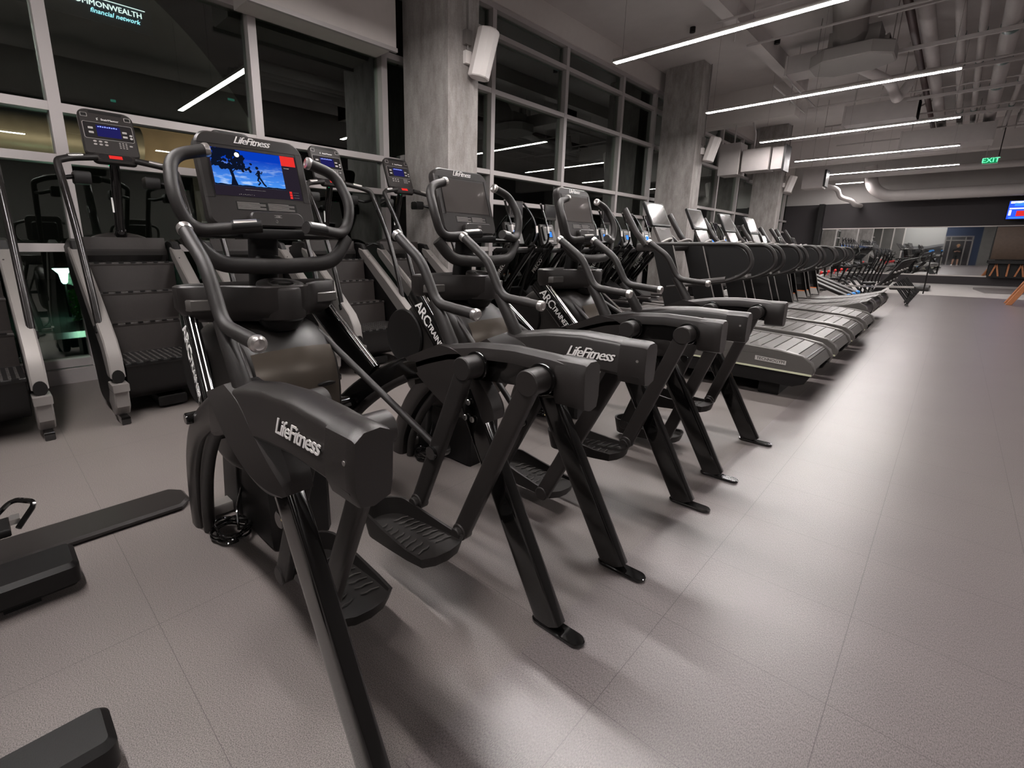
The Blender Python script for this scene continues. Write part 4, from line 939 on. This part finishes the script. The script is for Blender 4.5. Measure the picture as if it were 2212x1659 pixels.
# ================================================================ TREADMILLS
def treadmill(label, curved):
    ORGX[0] = -1.6
    T = thing('treadmill', label, 'treadmill', (-1.6, 0, 0), 0, 'slatted treadmills' if not curved else 'curved treadmills')
    if not curved:
        def topz(x): return interp([(-3.05, .52), (-1.2, .435), (-.86, .395), (-.72, .345), (-.66, .26), (-.68, .20)], x)
        up = [(-.675, .225), (-.66, .27), (-.685, .335), (-.76, .385), (-.92, .415), (-1.3, .440), (-3.05, .50)]
        for s in (-1, 1):
            d0, d1 = (-.44, -.375) if s < 0 else (.375, .44)
            fr = MB().ext(up+[(-3.05, .28), (-.675, .225)][:1]+[(-3.05, .285)], XZ(0), d0, d1, .008).build('side_rail', RAILG, T)
            lw = MB().ext([(-.685, .222), (-.72, .15), (-.80, .115), (-3.0, .14), (-3.05, .285)], XZ(0), d0+.006, d1-.006, .008).build('lower_fairing', KD, T)
            so = s*.4415
            MB().ext([(-.675, .226), (-.675, .242), (-3.0, .300), (-3.0, .288)], XZ(so), 0, s*.003).build('lime_stripe', LIME, fr)
            MB().ext([(-1.10, .305), (-.865, .292), (-.865, .328), (-1.10, .343)], XZ(so), 0, s*.002).build('maker_plate', GRYL, fr)
            M = frame((-.982, so+s*.0022, .317), (1 if s < 0 else -1, 0, -.05*(1 if s < 0 else -1)), (0, 0, 1))
            addtext(MB(), 'TECHNOGYM', .034, M, ext=.0004, bold=.0008).build('lettering', KD, fr)
        mb = MB()
        bp = [(-3.0, .480), (-1.3, .432), (-.93, .405), (-.78, .375), (-.70, .325), (-.675, .262)]
        cv = smooth_curve([(x, 0, z) for x, z in bp], 8); acc = [0]
        for a, b in zip(cv, cv[1:]): acc.append(acc[-1]+(b-a).length)
        def at(d):
            for i in range(len(cv)-1):
                if acc[i+1] >= d: return cv[i].lerp(cv[i+1], (d-acc[i])/(acc[i+1]-acc[i]))
            return cv[-1]
        d = acc[-1]-.005; k = 0
        while d > .1:
            a, b = at(d), at(d-.086); n_ = Vector((b-a).cross(Vector((0, 1, 0)))).normalized()
            if n_.z < 0: n_ = -n_
            mb.loft([[p+Vector((0, -.372, 0)), p+Vector((0, .372, 0)), p+Vector((0, .372, 0))-n_*.014, p+Vector((0, -.372, 0))-n_*.014] for p in (a, b)])
            d -= .094; k += 1
        MB_ = mb.build('slat_belt', SLAT, T)
        MB().box(-3.0, -.74, -.37, .37, .16, .36).build('belt_bed', KD, T)
        for q in (-2.6, -.98): MB().box(q-.08, q+.08, -.36, .36, .0, .14, .01).build('floor_foot', KD, T)
        pts_top = -2.95
    else:
        def cz(x): return .27+.17*((x+1.75)/1.05)**2
        xs = [-.66-.06*k for k in range(37)]
        for s in (-1, 1):
            d0, d1 = (-.44, -.36) if s < 0 else (.36, .44)
            poly = [(x, cz(x)+.05) for x in xs]
            poly = [(-.62, .27), (-.60, .36), (-.63, .43)]+poly[1:]+[(xs[-1], .12), (-2.2, .10), (-1.0, .10), (-.70, .16)]
            fr = MB().ext(poly, XZ(0), d0, d1, .008).build('side_rail', RAILG, T)
            MB().ext([(-.63, .245), (-.63, .262), (-1.1, .20), (-1.1, .185)], XZ(s*.4415), 0, s*.003).build('lime_stripe', LIME, fr)
        mb = MB()
        for k in range(34):
            x0 = -.645-.064*k; x1 = x0-.056
            mb.loft([[Vector((x, -.358, cz(x)+.045)), Vector((x, .358, cz(x)+.045)), Vector((x, .358, cz(x)+.03)), Vector((x, -.358, cz(x)+.03))] for x in (x0, x1)])
        mb.build('slat_belt', SLAT, T)
        MB().cyl((-.72, -.358, .33), (-.72, .358, .33), .10).build('end_roller', KP, T)
        for q in (-2.4, -.95): MB().box(q-.06, q+.06, -.36, .36, .0, .12, .01).build('floor_foot', KD, T)
    # uprights
    for s in (-1, 1):
        lo, hi = (-1.66, .40), (-2.02, 1.30)
        if curved: lo = (-1.70, .33)
        u = MB().ext([(lo[0]+.01, lo[1]), (hi[0]+.08, hi[1]), (hi[0]-.12, hi[1]), (lo[0]-.20, lo[1])], XZ(0), s*.395-.022, s*.395+.022, .006).build('upright', KD if not curved else KG, T)
        MB().tube([(lo[0]+.012, s*.395-.018, lo[1]), (hi[0]+.085, s*.395-.018, hi[1])], .006, 6).build('bright_edge', SG, u)
        if curved:
            MB().ext([(-1.70, .345), (-1.755, .47), (-1.90, .47), (-1.87, .345)], XZ(s*.395-.024), 0, -.002).build('grey_label', GRYL, u)
            MB().ext([(-1.753, .47), (-1.760, .487), (-1.905, .487), (-1.90, .47)], XZ(s*.395-.024), 0, -.002).build('orange_label', ORG, u)
        # D-shaped handrail with infill panel
        zt = 1.292
        loop = fillet([(-2.20, s*.40, zt), (-1.30, s*.40, zt), (-1.215, s*.40, 1.10), (-1.37, s*.40, .975), (-1.95, s*.40, .885)], .14, 9)
        h = MB().tube(loop, .022, 12, r2=.018, lat=(0, 1, 0)).build('handrail', KR, T)
        inner = fillet([(-1.62, 0, 1.275), (-1.32, 0, 1.275), (-1.235, 0, 1.10), (-1.385, 0, .995), (-1.55, 0, .960)], .12, 7)
        MB().ext([(p.x, p.z) for p in inner], XZ(0), s*.40-.004, s*.40+.004).build('infill_panel', KD, h)
        MB().tube([(-1.43, s*.40, .985), (-1.66, s*.40, .945)], .024, 10).build('grip_pad', RIB, h)
        MB().cyl((-1.262, s*.40-.022, 1.02), (-1.262, s*.40-.026, 1.02), .011, n=12).build('bright_button', SV, h)
        MB().tube([(-2.20, s*.40, 1.285), (-2.32, s*.38, 1.40), (-2.48, s*.36, 1.64)], .018, 8, r2=.03, lat=(0, 1, 0), sq=.6).build('screen_post', KP, T)
    MB().box(-2.30, -2.08, -.40, .40, 1.225, 1.30, .015).build('console_beam', KP, T)
    MF = frame((-2.14, 0, 1.30), (0, 1, 0), (-.20, 0, .42))
    if not curved:
        c = MB().ext(rrect(.46, .27, .015, 0, .330), MF, -.03, 0, .006).build('console', KD, T)
        MB().ext([(-.205, .222), (.205, .222), (.205, .445), (-.205, .445)], MF, 0, .0015).build('screen', SCRT, c)
        MB().ext([(-.165, .0), (.165, .0), (.185, .19), (-.185, .19)], MF, -.03, -.005, .005).build('lower_panel', SCL, c)
        MB().box(0, .001, -.04, .04, 0, .001) if False else None
        addtext(MB(), 'TECHNOGYM', .020, MF @ Matrix.Translation((0, .165, -.004)), ext=.0004).build('lettering', WT, c)
    else:
        c = MB().ext(rrect(.24, .16, .012, 0, .12), MF, -.02, 0, .005).build('console', KD, T)
        MB().ext([(-.10, .06), (.10, .06), (.10, .18), (-.10, .18)], MF, 0, .0015).build('screen', SCR, c)
    for s in (-1, 1):
        MB().tube(fillet([(-2.05, s*.40, 1.30), (-2.03, s*.30, 1.335), (-2.03, s*.20, 1.345), (-2.10, s*.12, 1.31)], .05), .014, 10).build('front_grip', SG, T)
    return T
SCRT = mat('bright_reflecting_screen', (.10, .095, .09), .10, coat=.6, spec=.8)
TL = ['slatted treadmill nearest the camera, side fully visible with name plate', 'second slatted treadmill from the camera', 'third slatted treadmill from the camera', 'fourth slatted treadmill, last one with a flat deck']
t0 = treadmill(TL[0], False); t0.location.y = 5.20
for k in range(1, 4): dup(t0, (-1.6, 5.20+1.12*k, 0), TL[k])
TC = ['curved deck treadmill right behind the flat ones', 'curved deck treadmill, middle one of three', 'curved deck treadmill, farthest of the three']
t1 = treadmill(TC[0], True); t1.location = (-1.78, 9.74, 0)
for k in range(1, 3): dup(t1, (-1.78, 9.74+1.12*k, 0), TC[k])
ORGX[0] = 0

# ================================================================ FAR EQUIPMENT
def spin_bike(label, col):
    T = thing('exercise_bike', label, 'exercise bike', (0, 0, 0), 0, 'exercise bikes')
    for x in (-.50, .48): MB().box(x-.035, x+.035, -.26, .26, 0, .06, .012).build('floor_bar', KG, T)
    MB().tube([(.48, 0, .05), (.18, 0, .42), (-.10, 0, .48), (-.45, 0, .30), (-.50, 0, .05)], .032, 10).build('frame', KD, T)
    MB().cyl((-.33, -.02, .34), (-.33, .02, .34), .23, n=28, bev=.006).build('flywheel', SG, T)
    MB().cyl((-.33, -.045, .34), (-.33, .045, .34), .06, n=14).build('wheel_hub', KD, T)
    MB().tube([(.18, 0, .42), (.28, 0, .80)], .024, 10).build('seat_post', KG, T)
    MB().loft([[Vector((.28+x*k, y*k, z)) for x, y in [(-.16, -.02), (-.05, -.045), (.10, -.09), (.13, 0), (.10, .09), (-.05, .045), (-.16, .02)]] for k, z in ((.85, .79), (1, .815), (.96, .845))]).build('saddle', KD, T)
    MB().tube([(-.28, 0, .45), (-.34, 0, .98)], .024, 10).build('stem', KG, T)
    MB().tube(fillet([(-.16, -.22, 1.03), (-.40, -.20, 1.05), (-.42, 0, 1.0), (-.40, .20, 1.05), (-.16, .22, 1.03)], .06), .016, 8).build('handlebar', KR, T)
    MB().ext(rrect(.30, .22, .02), frame((-.45, 0, 1.22), (0, 1, 0), (-.25, 0, 1)), -.03, .0, .006).build('monitor', KD, T); MB().tube([(-.40, 0, 1.0), (-.46, 0, 1.15)], .015, 8).build('monitor_stem', KG, T)
    MB().tube([(-.24, 0, .56), (-.22, 0, .64)], .012, 8).ell((-.215, 0, .66), .035, .035, .04).build('resistance_knob', col, T)
    MB().tube([(.0, -.10, .38), (-.10, -.10, .24)], .012, 8).box(-.16, -.04, -.19, -.10, .21, .25, .006).build('crank_pedal', KD, T)
    MB().tube([(.0, .10, .38), (.10, .10, .52)], .012, 8).box(.04, .16, .10, .19, .50, .54, .006).build('crank_pedal', KD, T)
    return T
b0 = spin_bike('exercise bike with a red knob, nearest of the bikes past the treadmills', RED); b0.location = (-2.2, 15.75, 0)
for (x, y), lab in zip(((-2.2, 16.8), (-2.2, 17.85), (-2.98, 13.0), (-3.0, 20.9)), ('exercise bike with red knob, second past the treadmills', 'exercise bike with red knob, third in the front file', 'exercise bike nearer the window, first of the pair', 'exercise bike nearer the window, second of the pair')):
    dup(b0, (x, y, 0), lab)
def rower(label):
    T = thing('rowing_machine', label, 'rowing machine', (0, 0, 0), 0, 'rowing machines')
    MB().tube([(-.75, 0, .37), (1.15, 0, .43)], .022, 4, r2=.030, lat=(0, 1, 0)).build('slide_rail', SV, T)
    MB().box(1.06, 1.12, -.16, .16, .02, .06).tube([(1.09, 0, .05), (1.09, 0, .40)], .02, 8).build('rear_foot', KG, T)
    MB().tube([(-.75, 0, .36), (-1.0, 0, .06)], .03, 8).box(-1.06, -.98, -.28, .28, 0, .06, .01).build('front_foot', KD, T)
    MB().cyl((-.92, -.07, .50), (-.92, .07, .50), .25, n=26, bev=.03).build('flywheel_cage', KD, T)
    MB().tube([(-.90, 0, .7), (-.78, 0, 1.05)], .018, 8).build('monitor_arm', KD, T)
    MB().box(-.80, -.76, -.10, .10, 1.0, 1.16, .01).build('monitor', KP, T)
    MB().ext(rrect(.24, .30, .08, 0, 0), Matrix.Translation((.35, 0, .45)), 0, .06, .015).build('seat', KD, T)
    for s in (-1, 1): MB().ext(rrect(.28, .10, .03, 0, 0), frame((-.42, s*.10, .42), (-.6, 0, .8), (0, 1, 0)), 0, .03, .008).build('footrest', BLP, T)
    MB().tube([(-.62, -.22, .62), (-.60, .22, .62)], .013, 8).build('pull_handle', WT, T)
    return T
r0 = rower('rowing machine with bright slide rail and blue footrests, nearest one'); r0.location = (-1.70, 15.05, 0); r0.rotation_euler = (0, 0, 0)
for y, lab in ((18.95, 'exercise bike with red knob, fourth in the front file'), (20.05, 'exercise bike with red knob, fifth and farthest in the front file')): dup(b0, (-2.2, y, 0), lab)
def recline(label):
    """climber with slim rails leaning out towards the aisle"""
    T = thing('incline_trainer', label, 'exercise machine', (0, 0, 0), 0, 'incline trainers at the far end of the row')
    for s in (-1, 1):
        MB().tube(fillet([(-.42, s*.22, .06), (-.34, s*.22, .10), (.18, s*.22, .98), (.28, s*.22, 1.02)], .10), .028, 10).build('slanted_rail', KD, T)
        MB().tube([(-.22, s*.235, .36), (.12, s*.235, .88)], .012, 8, r2=.022, lat=(0, 1, 0)).build('rail_pad', KP, T)
        MB().tube([(.40, s*.22, .03), (.10, s*.22, .45)], .018, 8).build('rear_prop', KD, T)
        MB().cyl((.40, s*.18, .035), (.40, s*.24, .035), .05, n=14).build('wheel', KD, T)
    MB().tube([(-.55, 0, .05), (-.50, 0, .5), (-.34, 0, 1.12)], .022, 8).build('mast', KG, T)
    MB().box(-.38, -.35, -.12, .12, 1.05, 1.25, .008).build('console', KD, T)
    MB().box(-.60, -.50, -.22, .22, 0, .05, .01).build('front_foot', KD, T)
    MB().box(-.22, -.10, -.21, .21, .40, .43).build('cross_bar', SG, T); MB().box(.0, .10, -.21, .21, .70, .73).build('cross_bar', SG, T)
    return T
i0 = recline('slim dark trainer with slanted rails, first after the bikes'); i0.location = (-1.05, 16.0, 0)
for k in range(4): dup(i0, (-1.05, 17.0+k*1.0, 0), ('second', 'third', 'fourth', 'fifth', 'sixth')[k]+' slim dark trainer with slanted rails in the file after the bikes')
def padbench(label):
    T = thing('ramp_bench', label, 'bench', (0, 0, 0), 0, 'low ramp benches')
    MB().ext(rrect(1.1, .30, .03, 0, 0), frame((0, 0, .50), (.92, 0, -.40), (0, 1, 0)), -.03, .03, .012).build('pad', KP, T)
    MB().tube([(-.42, 0, .62), (-.45, 0, .03)], .03, 8).box(-.50, -.40, -.2, .2, 0, .05).build('front_support', KD, T)
    MB().tube([(.42, 0, .27), (.45, 0, .03)], .03, 8).box(.40, .50, -.2, .2, 0, .05).build('rear_support', KD, T)
    MB().ell((.5, 0, .30), .05, .07, .05).build('blue_cap', BLP, T)
    return T
p0 = padbench('low ramp bench with pale top, nearest behind the curved treadmills'); p0.location = (-1.95, 12.95, 0)
for (x, y), lab in zip(((-1.95, 13.6), (-1.95, 14.25)), ('low ramp bench, middle one behind the curved treadmills', 'low ramp bench, farthest one behind the curved treadmills')): dup(p0, (x, y, 0), lab)
o = MB().ext([(-1.35, 20.9), (-.42, 20.9), (-.42, 22.3), (-1.35, 22.3)], XY(0), 0, .13, .03).build('low_platform', KP); tag(o, 'dark low platform at the far end of the machine row', 'platform')
o = MB().ext([(.58, 23.3), (.80, 21.4), (4.0, 22.2), (4.0, 24.4), (.6, 24.4)], XY(0), 0, .015).build('floor_mat', SG); tag(o, 'grey floor mat in front of the mirror', 'mat')
# long dark bar with a blue end over the far machines
t = thing('suspension_rail', 'long horizontal bar with blue end above the far machines', 'rail', (.02, 17.2, 0))
MB().tube([(-.52, -2.6, 1.16), (-.52, 2.6, 1.18)], .03, 10).build('dark_bar', KD, t)
MB().tube([(-.52, .8, 1.225), (-.52, 3.2, 1.235)], .028, 10).build('blue_sleeve', BLP, t)
for a in ((-.52, 2.5),): MB().cyl((a[0], a[1], 0), (a[0], a[1], 1.15), .016, n=10).build('post', KD, t)

# right edge: slatted-leg table, cabinet, television
t = thing('timber_leg_table', 'black topped table with slanted orange timber legs at the right edge', 'table', (2.1, 17.5, 0))
MB().box(-.75, 1.2, -.35, .35, .80, .86, .01).build('table_top', KD, t)
for s in (-1, 1):
    MB().ext([(-1.08, 0), (-.98, 0), (-.62, .80), (-.74, .80)], XZ(0), s*.27-.05, s*.27+.05, .008).build('slanted_leg', WOOD, t)
    MB().ext([(-.72, 0), (-.62, 0), (-.66, .80), (-.76, .80)], XZ(0), s*.27-.04, s*.27+.04, .008).build('black_leg', KD, t)
MB().cyl((-.76, -.33, .92), (.1, -.33, .92), .02, n=10).build('bright_bar', SV, t)
t = thing('wall_cabinet', 'brown veneered cabinet wall at the far right beside the mirror', 'cabinet', (.86, 26.05, 0))
MB().box(0, 5, .0, .12, .93, 2.09).build('cabinet_body', KD, t)
for k in range(4): MB().box(.03+k*1.2, 1.19+k*1.2, -.015, 0, .95, 2.07, .003).build('cabinet_door', WOODB, t)
t = thing('timber_leg_table', 'black bench with orange legs standing in for the mirrored timber leg table, below the brown cabinets', 'table', (1.9, 25.85, 0))  # modelled bench takes the place of the near table's mirror reflection
MB().box(-1.05, 2, -.2, .1, .80, .90).build('table_top', KD, t)
MB().box(-1.0, 2, .08, .12, .30, .8).build('back_panel', KD, t)
for k in range(7):
    a = (.10, -.10, 0)[k % 3]; x = -.95+k*.2
    MB().ext([(x, .36), (x+.045, .36), (x+.045+a, .80), (x+a, .80)], XZ(0), -.05, 0).build('slanted_leg', WOOD, t)
t = thing('wall_television', 'wall television showing a red and blue picture, cut by the right edge', 'television', (1.55, 26.25, 2.3))
Mx = Matrix.Translation((0, -.28, 0)) @ Matrix.Rotation(R(8), 4, 'X')
def tvb(x0, x1, z0, z1, d, m, n):
    mb = MB(); mb.v = []; mb.ext([(x0, z0), (x1, z0), (x1, z1), (x0, z1)], Mx @ frame((0, -d, 0), (1, 0, 0), (0, 0, 1)), 0, .01); return mb.build(n, m, t)
MB().ext([(-.56, .0), (.6, .0), (.6, .66), (-.56, .66)], Mx @ frame((0, 0, 0), (1, 0, 0), (0, 0, 1)), -.05, 0, .004).build('television_body', KG, t)
tvb(-.53, .57, .03, .63, .002, E_BLUE, 'screen')
for a in ((-.50, .57, .55, .62, E_WHITE), (-.40, -.1, .46, .58, E_SKY), (-.10, .5, .44, .57, E_RED), (-.50, .5, .36, .40, E_WHITE), (-.32, -.02, .12, .30, E_RED), (.08, .5, .10, .32, E_RED), (-.48, .5, .05, .09, E_SKY), (-.5, -.44, .15, .33, E_WHITE)):
    tvb(a[0], a[1], a[2], a[3], .006, a[4], 'picture_patch')
MB().box(-.1, .1, -.27, .04, .15, .35).build('wall_bracket', KD, t)

# ================================================================ NEAR LEFT: floor strip and the machine cut by the edge
o = MB().ext([(-2.66, -1.6), (-2.44, -1.6), (-2.44, .54), (-2.50, .59), (-2.60, .59), (-2.66, .54)], XY(0), 0, .035, .012).build('cable_cover', KP); tag(o, 'dark strip across the floor from the left edge to the nearest arc trainer', 'floor strip')
t = thing('exercise_bike', 'exercise machine outside the left edge, only two dark foot bars and a pedal strap showing', 'exercise bike', (-1.75, -.75, 0))
for x, hw, yl in ((-.42, .095, .86), (.48, .075, .82)):
    MB().ext(rrect(hw*2, 1.5, .03, x, yl-.75), XY(0), .03, .125, .016).build('foot_bar', KD, t)
    for q in (yl-.22, -.45): MB().box(x-.05, x+.05, q, q+.10, .0, .035).build('levelling_foot', KD, t)
MB().box(-.40, .46, -.06, .06, .13, .28, .02).build('spine', KD, t)
MB().cyl((-.2, -.1, .6), (-.2, .1, .6), .3, n=30, bev=.02).build('drive_housing', KD, t)
MB().tube([(.2, 0, .25), (.35, 0, .9)], .03).build('seat_post', KG, t)
pd = MB().box(-.66, -.54, .60, .70, .20, .23, .006).tube([(-.58, .62, .215), (-.45, .15, .35), (-.3, .1, .6)], .014, 8).build('crank_pedal', KD, t)
MB().tube(fillet([(-.66, .64, .22), (-.67, .72, .29), (-.61, .785, .28), (-.55, .72, .22)], .03), .010, 6).build('pedal_strap', KG, t)
MB().box(-.63, -.58, .70, .73, .225, .245).build('strap_buckle', SV, t)

# ================================================================ PERSON (seen only in the mirror)
def person():
    T = thing('person', 'person in black top and shorts with white shoes, seen small in the mirror', 'person', (.02, -5.4, 0))
    me = bpy.data.meshes.new('body'); J = {'pel': (0, 0, .92, .125, .10), 'ches': (0, .01, 1.22, .15, .11), 'neck': (0, .0, 1.46, .06, .06), 'head': (0, .03, 1.60, .085, .10), 'crown': (0, .02, 1.70, .07, .08)}
    for s, n in ((-1, 'l'), (1, 'r')):
        J['sh'+n] = (s*.18, 0, 1.40, .06, .055); J['el'+n] = (s*.25, -.03, 1.14, .042, .042); J['wr'+n] = (s*.07, .20, 1.16, .028, .028); J['ha'+n] = (s*.03, .26, 1.19, .035, .022)
        J['hi'+n] = (s*.10, 0, .86, .095, .09); J['kn'+n] = (s*.13, .03, .48, .06, .06); J['an'+n] = (s*.15, -.02, .09, .038, .04); J['to'+n] = (s*.17, .13, .035, .045, .03)
    E_ = [('pel', 'ches'), ('ches', 'neck'), ('neck', 'head'), ('head', 'crown')]
    for n in 'lr': E_ += [('ches', 'sh'+n), ('sh'+n, 'el'+n), ('el'+n, 'wr'+n), ('wr'+n, 'ha'+n), ('pel', 'hi'+n), ('hi'+n, 'kn'+n), ('kn'+n, 'an'+n), ('an'+n, 'to'+n)]
    ks = list(J); me.from_pydata([J[k][:3] for k in ks], [(ks.index(a), ks.index(b)) for a, b in E_], [])
    o = bpy.data.objects.new('body', me); C.objects.link(o); o.parent = T
    md = o.modifiers.new('skin', 'SKIN'); md.use_smooth_shade = True
    for i, k in enumerate(ks):
        sv = me.skin_vertices[0].data[i]; sv.radius = J[k][3:5]; sv.use_root = (k == 'pel')
    o.modifiers.new('sub', 'SUBSURF').levels = 2; o.modifiers['sub'].render_levels = 2
    me.materials.append(mat('skin', (.42, .24, .17), .55))
    bt = mat('black_cloth', (.012, .012, .013), .85)
    def ring(z, rx, ry, cy=0, cx=0, n=16): return [Vector((cx+rx*math.cos(2*math.pi*j/n), cy+ry*math.sin(2*math.pi*j/n), z)) for j in range(n)]
    mb = MB().loft([ring(.84, .175, .135), ring(1.0, .165, .125), ring(1.25, .205, .145), ring(1.40, .20, .12), ring(1.47, .09, .085)])
    for s in (-1, 1): mb.tube([(s*.15, 0, 1.40), (s*.20, -.01, 1.30), (s*.26, -.03, 1.14), (s*.17, .09, 1.15)], .068, 12, taper=(1.1, .8))
    mb.build('shirt', bt, T)
    mb = MB().loft([ring(.98, .17, .13), ring(.86, .185, .145), ring(.80, .18, .14)])
    for s in (-1, 1): mb.loft([ring(.88, .11, .12, 0, s*.085), ring(.70, .108, .115, .01, s*.105), ring(.55, .105, .11, .02, s*.12)])
    mb.build('shorts', bt, T)
    MB().ell((0, .02, 1.655), .105, .118, .10).build('hair', mat('fair_hair', (.40, .24, .12), .8), T)
    for s in (-1, 1):
        MB().ell((s*.165, .07, .045), .055, .14, .055).build('shoe', SPK, T)
        mb = MB()
        for k in range(4): mb.tube([(s*.03+(k-1.5)*.016, .27, 1.19), (s*.03+(k-1.5)*.018-s*.02, .33, 1.20), (s*.03+(k-1.5)*.016-s*.03, .345, 1.17)], .008, 6)
        mb.tube([(s*.05, .25, 1.20), (s*.03, .29, 1.235)], .009, 6); mb.build('fingers', MATS['skin'], T)
    fm = MB().ell((0, .125, 1.60), .014, .02, .02).build('nose', MATS['skin'], T)
    for s in (-1, 1): MB().ell((s*.032, .115, 1.63), .012, .008, .008).build('eye', KD, T)
    MB().ell((0, .118, 1.555), .024, .008, .006).build('mouth', RED, T)
    for s in (-1, 1): MB().ell((s*.095, .02, 1.60), .012, .02, .03).build('ear', MATS['skin'], T)
person()
